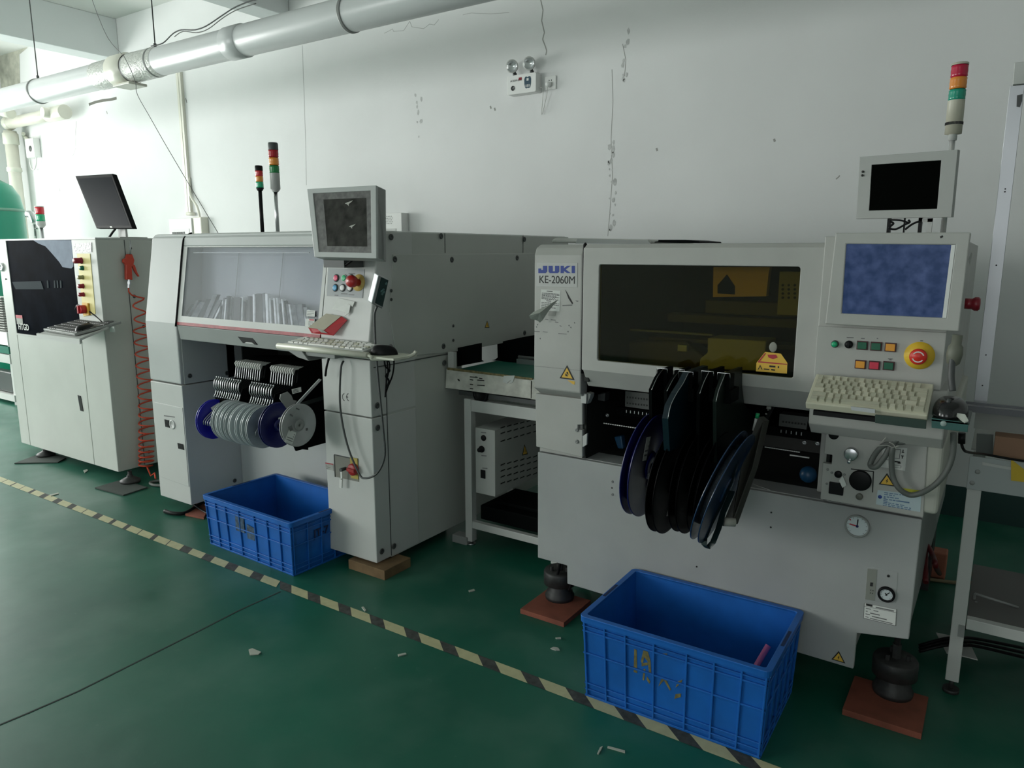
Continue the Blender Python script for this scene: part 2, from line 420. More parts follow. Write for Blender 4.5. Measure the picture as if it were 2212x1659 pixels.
# wall cracks, marks, a dirty corner
CR = mat('crack_grey', (.34, .34, .32), .9); STAIN = mat('damp_stain', (.50, .50, .42), .9, noise=.4, nscale=7)
W = dict(Y=YB)
crackline([(1168, 0), (1173, 22), (1170, 45), (1176, 70), (1172, 85), (1178, 100), (1181, 110), (1179, 119)], 0.0036, 'crack', CR, **W)
crackline([(1322, 150), (1324, 220), (1320, 300), (1323, 380), (1318, 450), (1313, 510)], 0.0018, 'crack', CR, **W)
crackline([(1345, 95), (1352, 130), (1349, 165)], 0.0018, 'crack', CR, **W)
crackline([(653, 98), (656, 180), (660, 300), (662, 400)], .0022, 'crack', mat('pencil_line', (.42, .42, .42), .9), **W)
crackline([(830, 72), (842, 66), (848, 62), (850, 68), (872, 66), (885, 46), (890, 58), (915, 62), (928, 52), (938, 54), (948, 42)], 0.0012, 'crack', CR, **W)
crackline([(1000, 32), (1018, 28), (1060, 30), (1100, 27)], 0.0011, 'crack', CR, **W)
crackline([(192, 226), (205, 221), (222, 217), (240, 215), (252, 212)], .014, 'crack', mat('raw_plaster', (.16, .16, .14), .9), **W)
crackline([(165, 262), (163, 295), (164, 320), (157, 338)], 0.0036, 'crack', CR, **W)
crackline([(1806, 387), (1812, 382), (1814, 379)], .003, 'scratch', CR, **W)
for x, y in ((1059, 229), (1068, 233), (401, 212), (402, 216), (230, 240), (128, 407), (1418, 320), (1672, 300)):
    crackline([(x, y), (x + 2, y + 6)], .006, 'nail_hole', CR, **W)
m = MB(); P = pq([(0, 92), (45, 98), (60, 103), (42, 118), (44, 190), (0, 195)], Y=YB); m.prism([p - Vector((0, .002, 0)) for p in P], (0, -.001, 0)); m.build('damp_patch', STAIN, wb)
R = random.Random(21)
for cx_, cy_, n_ in ((1350, 120, 9), (1322, 360, 14), (1322, 450, 10), (905, 250, 8)):
    m = MB()
    for k in range(n_):
        c_ = at(cx_ + R.uniform(-8, 8), cy_ + R.uniform(-55, 55), Y=YB - .0005); r_ = R.uniform(.005, .02)
        m.prism([c_ + Vector((math.cos(a) * r_ * R.uniform(.5, 1), 0, math.sin(a) * r_ * R.uniform(.6, 1.6))) for a in [q * math.pi / 4 for q in range(8)]], (0, -.0006, 0))
    m.build('smudge', mat('wall_smudge', (.55, .56, .55), .9, noise=.2, nscale=40), wb)
# ================================================================ FLOOR MARKING
YT0, YT1 = 1.885, 1.935
m = MB(); x = -7.612; TAPED = mat('tape_dark_stripe', (.055, .06, .055), .8, noise=.6, nscale=45); TAPEY = mat('tape_cream_stripe', (.50, .48, .28), .6, noise=.12, nscale=30)
i = 0; R = random.Random(3)
while x < 1.6:
    p = .105 if i % 2 == 0 else .073; p += R.uniform(-.003, .003); k = i % 2
    if x < -3.25 and k == 1: p *= R.choice((.1, .2, .45, .8))
    m.cur = k; sk = -.06 if x > -2.6 else -.035
    m.add([(x, YT1, .001), (x + p, YT1, .001), (x + p - sk, YT0, .001), (x - sk, YT0, .001)], [(0, 3, 2, 1)])
    x += p; i += 1
tape = tag(m.build('floor_tape', [TAPEY, TAPED]), 'long cream and dark striped hazard tape along the green floor', 'floor tape')
# ================================================================ CEILING DUCT
PY, PZ, PR = 3.2, 2.735, .094
# axis fitted to the photograph: the duct hangs level and runs along the row of machines
root = thing('duct_pipe', 'long grey-white plastic duct pipe hanging from thin rods under the ceiling', 'pipe', (-4, PY, PZ))
def onduct(px_):        # X on the duct's axis for an image column
    lo, hi = -9.0, 0.0
    for _ in range(50):
        md = (lo + hi) / 2; v = Vector((md, PY, PZ)) - CAMP; u = 1106 + FPX * v.dot(RX) / v.dot(RZ)
        if u < px_: lo = md
        else: hi = md
    return lo
m = MB(); m.cyl((-10.2, PY, PZ), (XR - .5, PY, PZ), PR, n=48); m.build('pipe', PVC, root)
xa, xb = onduct(268), onduct(300)
m = MB(); m.lathe([(PR + .001, 0), (PR + .006, .01), (PR + .006, .30), (PR + .001, .34)], (onduct(215), PY, PZ), (1, 0, 0), 48); m.build('film_wrap', FILMW, root)
m = MB(); m.lathe([(PR + .006, -.0), (PR + .019, .01), (PR + .019, .17), (PR + .006, .19)], (xa - .09, PY, PZ), (1, 0, 0), 48); m.build('coupling', PVCW, root)
m = MB(); m.lathe([(PR + .003, 0), (PR + .008, .02), (PR + .004, .33), (PR + .001, .36)], (xa + .12, PY, PZ), (1, 0, 0), 48); m.build('film_wrap', FILMW, root)
m = MB(); m.box(xa - .05, xa + .17, PY - .07, PY + .07, PZ - PR - .03, PZ - PR - .012); m.build('outlet_flange', PVCW, root, bevel=.004)
m = MB(); m.lathe([(PR, 0), (PR + .007, .004), (PR + .007, .15), (PR, .155)], (onduct(497), PY, PZ), (1, 0, 0), 48); m.build('coupling', PVC, root)
for c in (85, 338, 520, 757):
    x = onduct(c); m = MB(); m.lathe([(PR + .001, -.011), (PR + .005, -.011), (PR + .005, .011), (PR + .001, .011)], (x, PY, PZ), (1, 0, 0), 48)
    m.lathe([(PR + .005, -.006), (PR + .006, -.006), (PR + .006, -.004), (PR + .005, -.004)], (x, PY, PZ), (1, 0, 0), 48)
    m.build('pipe_clamp', GRY, root)
    if c in (85, 338, 757):
        m = MB(); m.cyl((x, PY, PZ + PR), (x, PY, ZC), .0045, n=8); m.cyl((x, PY, PZ + PR), (x, PY, PZ + PR + .03), .011, n=8); m.build('hanger_rod', DKG, root)
P = []
for px_, dy in ((335, 0), (360, -.002), (383, .045), (402, .055), (430, .03), (455, .035), (490, .075), (520, .105), (560, .115), (590, .10), (640, .10), (690, .07), (740, .02), (900, .012), (1100, .01)):
    P.append((onduct(px_), PY - .02, PZ + PR + .012 + dy * .9))
m = MB(); m.tube(P, .0042, 6, 4); tag(m.build('electric_cable', DKG), 'thin black cable draped along the top of the duct pipe', 'cable')
P = [(a, b_ + .01, c - .006 - .012 * abs(math.sin(i))) for i, (a, b_, c) in enumerate(P)][2:9]
m = MB(); m.tube(P, .003, 6, 4); tag(m.build('electric_cable', CABG), 'second thinner grey cable sagging beside the black one on the duct pipe', 'cable')
# thin wires hanging
m = MB(); p0 = at(196, -10, Y=3.1); m.tube([p0, at(212, 35, Y=3.1), at(235, 85, Y=3.1), at(268, 122, Y=3.08)], .0022, 6); 
m.tube([at(268, 122, Y=3.08), at(282, 150, Y=3.09), at(293, 180, Y=3.1), at(297, 205, Y=3.1), at(325, 255, Y=3.1), at(362, 320, Y=3.1), at(420, 418, Y=3.1), at(471, 503, Y=3.12)], .0022, 6)
tag(m.build('hanging_wire', INKG), 'thin grey wire hanging from ceiling past the duct down to the middle machine', 'wire')
# ================================================================ BACK WALL FITTINGS
# emergency light
def fit(x, y): return at(x, y, Y=YB - .07)
tl, tr, br, bl = fit(1093, 166), fit(1158, 156), fit(1157, 196), fit(1096, 205)
x0 = -2.98; x1 = -2.73
cL = at(1126, 181, Y=YB - .07); hw, hh = .118, .062
root = thing('emergency_light', 'white wall emergency light box with two round lamps on top', 'emergency light', (cL.x, YB - .035, cL.z))
m = MB(); m.prism(rrect(cL.x - hw, cL.x + hw, cL.z - hh, cL.z + hh, .012, YB - .07), (0, .07, 0)); m.build('housing', WHT, root, bevel=.003)
for s_ in (-1, 1):
    c = Vector((cL.x + s_ * .069, YB - .075, cL.z + hh + .058)); d = Vector((.28, -1, -.18)).normalized()
    m = MB(); m.cyl((c.x, YB - .045, cL.z + hh - .005), (c.x, YB - .045, c.z - .03), .0085, n=10); m.cyl((c.x, YB - .045, cL.z + hh), (c.x, YB - .045, cL.z + hh + .018), .014, n=12); m.build('swivel_neck', DKG, root)
    m = MB(); m.lathe([(0, -.035), (.025, -.03), (.042, 0), (.044, .012), (.037, .013)], c, d, 28); h = m.build('lamp_head', LGR, root)
    m = MB(); m.lathe([(.037, .012), (.03, .0), (.014, -.012), (0, -.014)], c, d, 28); m.build('reflector', CHROME, h)
    m = MB(); m.lathe([(.038, .012), (.02, .0145), (0, .015)], c, d, 28); m.build('lens', CLRG, h)
yf = YB - .0705
m = MB(); c0 = Vector((cL.x + .052, yf, cL.z + .002))
ap = [(0, .034), (.012, .040), (.022, .036), (.027, .022), (.026, -.008), (.019, -.033), (.008, -.037), (0, -.034), (-.008, -.037), (-.019, -.033), (-.026, -.008), (-.027, .022), (-.022, .036), (-.012, .040)]
m.prism([c0 + Vector((a * 1.0, 0, b_)) for a, b_ in ap], (0, -.001, 0)); m.cur = 1
m.prism([c0 + Vector((a, -.001, b_)) for a, b_ in [(-.008, .012), (.008, .012), (.008, .028), (-.008, .028)]], (0, -.0005, 0))
for a in (-.012, 0, .012): m.prism([c0 + Vector((a + q, -.001, b_)) for q, b_ in [(-.003, -.028), (.003, -.028), (.003, -.012), (-.003, -.012)]], (0, -.0005, 0))
m.build('apple_sticker', [mat('teal_sticker', (.008, .05, .085), .4), PAPER], root)
m = MB(); m.box(cL.x - .02, cL.x + .004, yf - .001, yf, cL.z + .024, cL.z + .042); m.build('red_label', MAROON, root)
m = MB(); m.lathe([(.016, 0), (.016, .002), (.012, .002), (.012, .0), (0, .001)], (cL.x - .068, yf, cL.z - .022), (0, -1, 0), 20); m.build('round_mark', DKG, root)
text('ACIDM-EXY', 'maker_text', root, (cL.x - .09, yf - .0004, cL.z + .02), size=.018, m=INKG, **XF)
EL = root
# socket
cS = at(1189, 179, Y=YB - .01)
root = thing('wall_socket', 'square white wall socket with a plug in, right of the emergency light', 'socket', (cS.x, YB, cS.z))
m = MB(); m.prism(rrect(cS.x - .043, cS.x + .043, cS.z - .043, cS.z + .043, .006, YB - .012), (0, .012, 0)); m.build('face_plate', WHT, root, bevel=.002)
m = MB(); m.box(cS.x - .012, cS.x - .006, YB - .0128, YB - .0115, cS.z + .012, cS.z + .02); m.box(cS.x + .006, cS.x + .012, YB - .0128, YB - .0115, cS.z + .012, cS.z + .02); m.build('pin_hole', INK, root)
c = Vector((cS.x - .005, YB - .012, cS.z - .012)); c2 = Vector((cL.x + hw, YB - .035, cL.z - .03)); lo_ = at(1171, 246, Y=YB - .02)
root = EL
m = MB(); m.tube([c2, c2 + Vector((.03, 0, -.01)), at(1173, 200, Y=YB - .02), lo_ + Vector((-.004, 0, .01)), lo_, lo_ + Vector((.008, 0, .02)), at(1181, 205, Y=YB - .03), c + Vector((0, -.03, -.02))], .0025, 8); pc = m.build('power_cord', CABW, root)
m = MB(); m.lathe([(.014, 0), (.018, .006), (.016, .03), (.009, .036), (0, .037)], c, (0, -1, 0), 16); m.build('plug', WHT, pc)
# white alarm box with louvres
c0 = at(822, 461, Y=YB - .08); c1 = at(868, 500, Y=YB - .08)
root = thing('alarm_box', 'white alarm box with perforated grille on wall behind middle machine', 'alarm box', (c0.x, YB, c0.z - .2))
m = MB(); m.box(c0.x - .06, c1.x, YB - .08, YB, c0.z - .30, c0.z); m.build('housing', WHT, root, bevel=.003)
m = MB(); m.box(c0.x - .02, c1.x - .06, YB - .083, YB - .08, c0.z - .30, c0.z - .12); m.build('door', LGR, root, bevel=.001)
m = MB()
for i in range(7):
    for j in range(5): m.cyl((c0.x + .02 + i * .016 + .008 * (j % 2), YB - .0805, c0.z - .025 - j * .014), (c0.x + .02 + i * .016 + .008 * (j % 2), YB - .082, c0.z - .025 - j * .014), .003, n=6)
m.build('grille', INKG, root)
# breaker box + conduits
a = at(364, 473, Y=YB - .1); c = at(415, 505, Y=YB - .1)
root = thing('breaker_box', 'white electrical breaker box at the wall end of the conduit', 'electrical box', (a.x, YB, a.z - .2))
m = MB(); m.box(a.x, c.x, YB - .1, YB, a.z - .34, a.z); m.build('housing', WHT, root, bevel=.004)
m = MB(); m.box(a.x + .04, c.x - .04, YB - .104, YB - .1, a.z - .20, a.z - .10); m.build('breaker_window', LGR, root)
m = MB()
for i in range(12): m.box(a.x + .06 + i * .018, a.x + .068 + i * .018, YB - .108, YB - .104, a.z - .17, a.z - .13)
m.build('breaker', DKG, root)
c3 = at(433, 470, Y=YB - .06)
m = MB(); m.box(c.x, c3.x + .04, YB - .085, YB, a.z - .34, a.z + .01); tag(m.build('junction_box', PVCW, bevel=.01), 'cream junction box attached right beside the white breaker box', 'junction box')
m = MB(); ca = at(386, 160, Y=YB - .02); cb = at(409, 462, Y=YB - .02)
xc = ca.x; m.box(xc - .035, xc + .035, YB - .03, YB, cb.z, 3.3); m.box(xc - .006, xc + .002, YB - .033, YB - .03, cb.z, 3.3)
m.cyl((xc - .01, YB - .035, cb.z + .0), (xc + .09, YB - .035, cb.z - .005), .018, n=12)
cdt = thing('cable_conduit', 'cream vertical cable conduit on back wall above the breaker box', 'conduit', (xc, YB, cb.z)); m.build('trunking', PVCW, cdt)
m = MB(); m.tube([(xc + .035, YB - .015, cb.z + .35), (xc + .06, YB - .03, cb.z + .18), (xc + .17, YB - .04, cb.z + .06), (xc + .2, YB - .04, a.z)], .012, 8); m.build('cable', PVCW, cdt)
# corner pipes at far left
root = thing('drain_pipe', 'cream drain pipe with elbow standing in the far left corner', 'pipe', tuple(at(40, 500, Y=YB - .15)))
A = at(28, 282, Y=YB - .15); B = at(52, 520, Y=YB - .15); Xp = (at(35, 400, Y=YB - .15)).x
m = MB(); m.cyl((Xp, YB - .15, 0), (Xp, YB - .15, A.z), .07, n=24); m.build('riser', PVCW, root)
m = MB(); m.lathe([(.07, 0), (.085, .01), (.085, .13), (.07, .14)], (Xp, YB - .15, A.z - .16), (0, 0, 1), 24); m.build('coupling', PVCW, root)
m = MB(); m.lathe([(.07, 0), (.082, .01), (.082, .05), (.07, .06)], (Xp, YB - .15, A.z - .48), (0, 0, 1), 24); m.build('coupling', PVCW, root)
zz = A.z + .09
m = MB(); m.cyl((Xp, YB - .15, zz), (Xp + 1.3, YB - .15, zz), .065, n=24); m.build('branch', PVCW, root)
m = MB(); m.ball((Xp, YB - .15, zz), .083); m.build('elbow', PVCW, root)
m = MB(); m.cyl((Xp + .98, YB - .15, zz), (Xp + 1.36, YB - .15, zz), .078, n=24); m.cyl((Xp + 1.12, YB - .28, zz), (Xp + 1.12, YB - .15, zz), .055, n=20); m.build('tee_fitting', PVCW, root, bevel=.004)
m = MB(); m.cyl((Xp + .05, YB - .32, zz + .13), (Xp + .48, YB - .32, zz + .04), .055, n=20); m.cyl((XL + .02, YB - .32, zz + .17), (Xp + .1, YB - .32, zz + .12), .055, n=20); m.build('branch', PVCW, root)
# small junction unit
c = at(70, 322, Y=YB - .05)
root = thing('switch_box', 'small white switch box on the back wall beside the corner drain pipe', 'switch box', (c.x, YB, c.z))
m = MB(); m.box(c.x - .11, c.x + .10, YB - .08, YB, c.z - .10, c.z + .12); m.build('housing', WHT, root, bevel=.01)
m = MB(); m.lathe([(.0, .002), (.035, .002), (.035, 0)], (c.x + .02, YB - .08, c.z), (0, -1, 0), 16); m.build('dial', DKG, root)
m = MB(); m.tube([(c.x - .1, YB - .03, c.z + .10), (c.x - .22, YB - .03, c.z + .17), (Xp + .13, YB - .06, c.z + .19)], .022, 8); m.build('conduit_stub', PVCW, root)
m = MB(); m.tube([(c.x - .10, YB - .05, c.z - .06), (c.x - .09, YB - .05, c.z - .2), (c.x - .02, YB - .05, c.z - .24), (c.x + .06, YB - .05, c.z - .16), (c.x + .08, YB - .05, c.z - .08)], .008, 6); m.build('cable_loop', CABW, root)
# air tank
TY = 3.62
tx = at(-25, 500, Y=TY).x; zc_ = TY / at(-25, 500, D=1).y
root = thing('air_tank', 'large green domed compressed air tank at the far left edge', 'tank', (tx, TY, 0))
zt = at(0, 380, Y=TY).z
rt = 70 / FPX * zc_
m = MB(); m.lathe([(rt * .98, .15), (rt, .2), (rt, zt - .32), (rt * .93, zt - .18), (rt * .75, zt - .07), (rt * .45, zt - .01), (0, zt + .02)], (tx, TY, 0), (0, 0, 1), 40); m.build('vessel', TANKM, root)
m = MB(); m.lathe([(rt * 1.002, 0), (rt * 1.006, 0), (rt * 1.006, .03), (rt * 1.002, .03)], (tx, TY, at(0, 455, Y=TY).z), (0, 0, 1), 40); m.build('weld_band', mat('pale_band', (.20, .42, .32), .5), root)
for a in range(3):
    an = a * 2.1 + .5; m = MB(); m.cyl((tx + rt * .8 * math.cos(an), TY + rt * .8 * math.sin(an), 0), (tx + rt * .8 * math.cos(an), TY + rt * .8 * math.sin(an), .2), .03, n=10); m.build('foot', TANKM, root)
# pipe valve beside tank and the small stack light on a far machine
q = at(60, 462, Y=4.1)
root = thing('valve_pipe', 'grey bent air pipe with valve between tank and small signal light', 'pipe', (q.x, 4.1, 0))
m = MB(); m.cyl((q.x - .12, 4.1, q.z), (q.x, 4.1, q.z), .035, n=16); m.tube([(q.x, 4.1, q.z), (q.x + .08, 4.1, q.z - .01), (q.x + .14, 4.1, q.z - .07), (q.x + .15, 4.1, q.z - .10)], .038, 12); m.build('elbow', ALU, root)
m = MB(); m.cyl((q.x + .13, 4.1, q.z - .12), (q.x + .13, 4.1, q.z - .25), .012, n=10); m.cyl((q.x + .13, 4.1, q.z - .16), (q.x + .19, 4.1, q.z - .17), .008, n=8); m.cyl((q.x + .14, 4.1, 0), (q.x + .14, 4.1, q.z - .2), .006, n=8); m.build('valve', GRY, root)
def stack_light(name, label, X, Y, z0, zb, zt, r, polem, polr, caps, bodym, segs, capm, neck=0, group=None, cone=.6):
    """pole z0..zb, body zb.., lenses at given z ranges, cap to zt"""
    root = thing(name, label, 'signal light', (X, Y, z0), group)
    m = MB(); m.cyl((X, Y, z0), (X, Y, zb), polr, n=16); m.build('pole', polem, root)
    zl0 = segs[0][0]
    m = MB(); m.lathe([(0, 0), (polr * 1.4, 0), (polr * 1.4, neck), (r, neck + r * cone), (r, zl0 - zb)], (X, Y, zb), (0, 0, 1), 24); m.build('lamp_base', bodym, root)
    for za, zc, mt in segs:
        m = MB(); m.lathe([(r * .9, 0), (r, .003), (r * .97, (zc - za) * .25), (r, (zc - za) * .5), (r * .97, (zc - za) * .75), (r, zc - za - .003), (r * .9, zc - za), (0, zc - za)], (X, Y, za), (0, 0, 1), 28); m.build('lens', mt, root)
    m = MB(); m.lathe([(r, 0), (r, (zt - segs[-1][1]) * .8), (r * .9, zt - segs[-1][1]), (0, zt - segs[-1][1])], (X, Y, segs[-1][1]), (0, 0, 1), 28); m.build('cap', capm, root)
    return root
p = at(88, 480, Y=3.6); f = lambda y: at(88, y, Y=3.6).z
stack_light('signal_light', 'small red and green signal light on slim pole right of the green tank', p.x, 3.6, 0, f(492), f(445), .042, ALU, .016, 0, LGR, [(f(478), f(463), LENSG), (f(463), f(447), LENSR)], LGR)
# blurred rack of a far machine seen at the left edge
fx = at(0, 700, Y=3.05).x
root = thing('magazine_rack', 'far board rack machine cut off at the left edge behind printer', 'rack', (fx, 3.05, 0))
z = lambda y: at(10, y, Y=3.05).z
x0r, x1r = fx - .5, fx + .24
for y0_, y1_, mt, nm in ((715, 742, WHT, 'top_rail'), (745, 760, BELT, 'belt'), (762, 780, LGR, 'side_rail'), (845, 858, LGR, 'lower_rail')):
    m = MB(); m.box(x0r, x1r, 3.0, 3.12, z(y1_), z(y0_)); m.build(nm, mt, root)
m = MB()
for k in range(14): 
    zz = z(712) + k * .012 * 1.9; m.box(x0r, x1r - .05, 3.01, 3.11, zz, zz + .008)
m.build('board_stack', PAPERG, root)
m = MB(); m.box(x1r - .06, x1r - .02, 3.02, 3.06, 0, z(715)); m.build('leg', LGR, root); m = MB(); m.box(x0r + .02, x0r + .06, 3.02, 3.06, 0, z(742)); m.build('leg', LGR, root)
m = MB(); m.box(x0r, x1r - .06, 3.02, 3.1, z(842), z(800)); m.build('drive_housing', DKG, root, bevel=.01)
# ================================================================ KEYBOARDS AND MICE
def keyboard(name, label, fl_, fr_, bl_, th, mats, rows, individual=True, gap=.10, keyh=.006, group=None):
    M = frame(fl_, fr_, bl_); W_ = (Vector(fr_) - Vector(fl_)).length; Dp = (Vector(bl_) - Vector(fl_)).length
    root = thing(name, label, 'keyboard', tuple(Vector(fl_)))
    m = MB(); m.T = M; m.box(0, W_, 0, Dp, -th, 0); m.build('case', mats[0], root, bevel=.003)
    u = (W_ * .95) / 15.0; v = Dp * .86 / len(rows); oy = Dp * .06; src = None; allm = MB(); allm.T = M
    rk = random.Random(5)
    for r, row in enumerate(rows):
        x = W_ * .025
        for k in row:
            if k > 0:
                m = MB() if individual else allm; m.T = M
                g = gap * u; a, b_ = x + g / 2, x + k * u - g / 2; c, d = oy + r * v + g / 2, oy + (r + 1) * v - g / 2; e = .0018
                if individual: m.cur = 1 if rk.random() < .22 else 0
                m.add([(a, c, 0), (b_, c, 0), (b_, d, 0), (a, d, 0), (a + e, c + e, keyh), (b_ - e, c + e, keyh), (b_ - e, d - e * .5, keyh), (a + e, d - e * .5, keyh)],
                      [(4, 5, 6, 7), (0, 1, 5, 4), (1, 2, 6, 5), (2, 3, 7, 6), (3, 0, 4, 7)])
                if individual: m.build('key', mats[1:3], root)
            x += abs(k) * u
    if not individual: allm.build('keys', mats[1], root)
    return root
ROWS = [[1.25, 1, 1, 1, 5.25, 1, 1, 1, 1, 1.5], [2.25] + [1] * 10 + [1.75, 1], [1.75] + [1] * 11 + [1.25, 1], [1.5] + [1] * 12 + [1.5], [1] * 13 + [2], [1, -.4] + [1] * 4 + [-.3] + [1] * 4 + [-.3] + [1] * 4]
def mouse(name, label, c, axis, L, W_, H, mt, up=(0, 0, 1)):
    root = thing(name, label, 'mouse', tuple(c))
    a = Vector(axis).normalized(); u = Vector(up).normalized(); s_ = a.cross(u).normalized(); u = s_.cross(a)
    M = Matrix((a, s_, u)).transposed().to_4x4(); M.translation = Vector(c)
    vs = []; fs = []; n = 20; mm_ = 10
    for i in range(mm_ + 1):
        t = i / mm_; th = math.pi / 2 * t
        for k in range(n):
            an = 2 * math.pi * k / n; q = math.cos(th) ** .55 if t < 1 else 0
            x = math.cos(an) * q * L / 2; y = math.sin(an) * q * W_ / 2 * (1 - .12 * math.cos(an)); vs.append((x, y, H * math.sin(th) * (1 - .10 * x / (L / 2))))
    for i in range(mm_):
        for k in range(n): j = (k + 1) % n; fs.append((i * n + k, i * n + j, (i + 1) * n + j, (i + 1) * n + k))
    m = MB(); m.T = M; m.add(vs, fs, True); m.f.append(list(range(n))[::-1]); m.m.append(0); m.s.append(False); m.build('body', mt, root)
    m = MB(); m.T = M; m.cyl((L * .24, -.004, H * .88), (L * .24, .004, H * .88), .008, n=12); m.build('wheel', DKG, root)
    return root
# ================================================================ SOLDER PASTE PRINTER (left)
HY = 2.3
HX0, HX1 = -5.78, -4.485
root = thing('paste_printer', 'pale cabinet printing machine with black angled window, leftmost of the row', 'machine', ((HX0 + HX1) / 2, 2.8, 0))
m = MB(); m.box(-4.80, HX1, HY + .02, 3.6, .063, 1.487); m.box(HX0 + .01, -4.80, HY + .04, 3.6, .063, .86); m.box(HX0 + .01, -4.80, HY + .35, 3.6, .86, 1.487); m.box(HX0, -5.655, HY + .02, HY + .4, .86, 1.487)
m.build('body', HW, root, bevel=.004)
m = MB(); m.box(HX0, -5.645, HY, HY + .03, .063, 1.492); m.build('left_panel', HW, root, bevel=.003)
m = MB(); m.box(-5.640, -4.772, HY, HY + .025, .063, .852); d = m.build('door', HW, root, bevel=.003)
hp = [(168, 853), (175, 855), (181, 889), (174, 887)]
m = MB(); m.prism([p - Vector((0, .003, 0)) for p in pq(hp, Y=HY)], (0, .004, 0)); m.build('handle', BLK, d, bevel=.002)
m = MB(); m.box(-4.768, HX1, HY, HY + .025, .063, 1.487); m.build('right_panel', HW, root, bevel=.004)
# window: smoked acrylic cut by a bright corner
Y0 = HY - .004
m = MB(); m.prism(pq([(10, 518), (163, 518), (165, 600), (178, 741), (38, 721)], Y=HY + .004), (0, .02, 0)); win = m.build('window', mat('smoked_black_acrylic', (.007, .009, .014), .45, spec=.1, noise=.5, nscale=9, ior=1.06), root)
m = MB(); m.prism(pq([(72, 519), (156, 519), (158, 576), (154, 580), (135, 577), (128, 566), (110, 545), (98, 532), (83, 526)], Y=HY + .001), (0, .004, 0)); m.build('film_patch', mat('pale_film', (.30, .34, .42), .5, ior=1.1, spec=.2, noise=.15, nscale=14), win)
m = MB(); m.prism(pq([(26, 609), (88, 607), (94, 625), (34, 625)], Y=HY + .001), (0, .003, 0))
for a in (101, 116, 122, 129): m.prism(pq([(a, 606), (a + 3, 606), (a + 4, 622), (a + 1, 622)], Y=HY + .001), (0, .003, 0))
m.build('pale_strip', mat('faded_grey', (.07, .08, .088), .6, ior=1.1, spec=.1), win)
sheet(root, 'warning_sticker', pq([(34, 680), (48, 681), (50, 701), (37, 700)], Y=HY + .002), [PAPERG, REDINK], [(0, 1, 0, .35, 1)])
q0 = at(40, 711, Y=HY - .001); q1 = at(63, 713, Y=HY - .001)
text('HTGD', 'lettering', root, q0, size=.058, m=PAPER, bold=.0012, sx=.95, **XF)
m = MB(); m.box(-5.645, -4.77, HY - .006, HY + .02, .852, .862); m.build('window_sill', LGR, root)
m = MB(); m.box(HX0, HX1, HY, 3.6, 1.487, 1.497); m.build('top_edge', LGR, root)
# yellow control strip
ys = HY - .003
m = MB(); m.prism(pq([(166, 548), (194, 548), (206, 678), (180, 684)], Y=ys), (0, .003, 0)); strip = m.build('control_strip', YELP, root)
m = MB(); m.prism(pq([(160, 527), (197, 524), (198, 545), (163, 546)], Y=ys), (0, .003, 0)); m.build('film_label', mat('crumpled_film', (.45, .46, .45), .2, bump=.8, bscale=80), root)
def knob(parent, name, c, r, L, mt, tip=None):
    m = MB(); m.lathe([(r * 1.15, 0), (r * 1.15, .004), (r, .005), (r, L - .003), (r * .85, L), (0, L)], c, (0, -1, 0), 20); return m.build(name, [mt], parent)
for (x, y, mt, r, L) in ((172, 562, MAROON, .017, .045), (175, 578, DGRN, .013, .018), (175, 598, mat('clear_lamp', (.35, .33, .15), .3), .012, .03), (176, 617, MAROON, .013, .03), (177, 635, MAROON, .012, .03)):
    c = at(x + 4, y + 1, Y=ys); knob(strip, 'push_button', c, r, L, mt)
c = at(188, 665, Y=ys); m = MB(); m.box(c.x - .035, c.x + .035, c.y - .012, c.y, c.z - .045, c.z + .03); e = m.build('switch_plate', mat('orange_yellow', (.75, .42, .05), .5), root, bevel=.003)
m = MB(); m.cyl(c + Vector((-.005, -.012, -.008)), c + Vector((-.005, -.045, -.008)), .026); m.box(c.x - .012, c.x + .002, c.y - .055, c.y - .045, c.z - .032, c.z + .016); m.build('rotary_switch', RED, e, bevel=.002)
c = at(5, 577, Y=HY - .001)
m = MB(); m.lathe([(.03, 0), (.03, .006), (.024, .012), (.014, .012), (.012, .004), (0, .004)], c, (0, -1, 0), 24); m.build('key_lock', CHROME, root)
m = MB(); m.lathe([(.007, 0), (.006, .004), (0, .005)], at(13, 603, Y=HY), (0, -1, 0), 10); m.build('screw', DKG, root)
# side details
for x, y, r in ((282, 536, .007), (290, 640, .009), (310, 705, .008), (322, 976, .009)):
    screw(root, at(x, y, X=HX1), (1, 0, 0), r)
m = MB(); a, b_ = at(268, 518, X=HX1), at(306, 1005, X=HX1); m.box(HX1 - .001, HX1 + .0015, a.y - .002, a.y + .002, .07, 1.485); m.build('panel_seam', DKG, root)
for x, y in ((90, 988), (272, 1046)):
    c = at(x, y, Z=0); m = MB(); m.lathe([(0, 0), (.058, 0), (.06, .012), (.045, .022), (.02, .034), (.012, .05), (.012, .07)], (c.x, c.y + .03, .008), (0, 0, 1), 28)
    m.cyl((c.x, c.y + .03, .04), (c.x, c.y + .03, .052), .019, n=6, smooth=False); m.build('levelling_foot', CAST, root)
for k, (q, lab) in enumerate(([((31, 1000), (125, 998), (143, 988), (100, 975)), 'thin grey mat under the front left foot of the leftmost machine'], [((205, 1053), (266, 1069), (318, 1052), (262, 1036)), 'thin grey mat under the front right foot of the leftmost machine'])):
    P = [at(x, y, Z=.008) for x, y in q]; m = MB(); m.prism(P, (0, 0, -.007)); tag(m.build('floor_mat', RUBM), lab, 'mat')
m = MB(); m.prism(pq([(140, 517), (150, 514), (215, 513), (217, 518)], Y=2.5), (0, .2, 0)); m.build('top_flap', LGR, root)
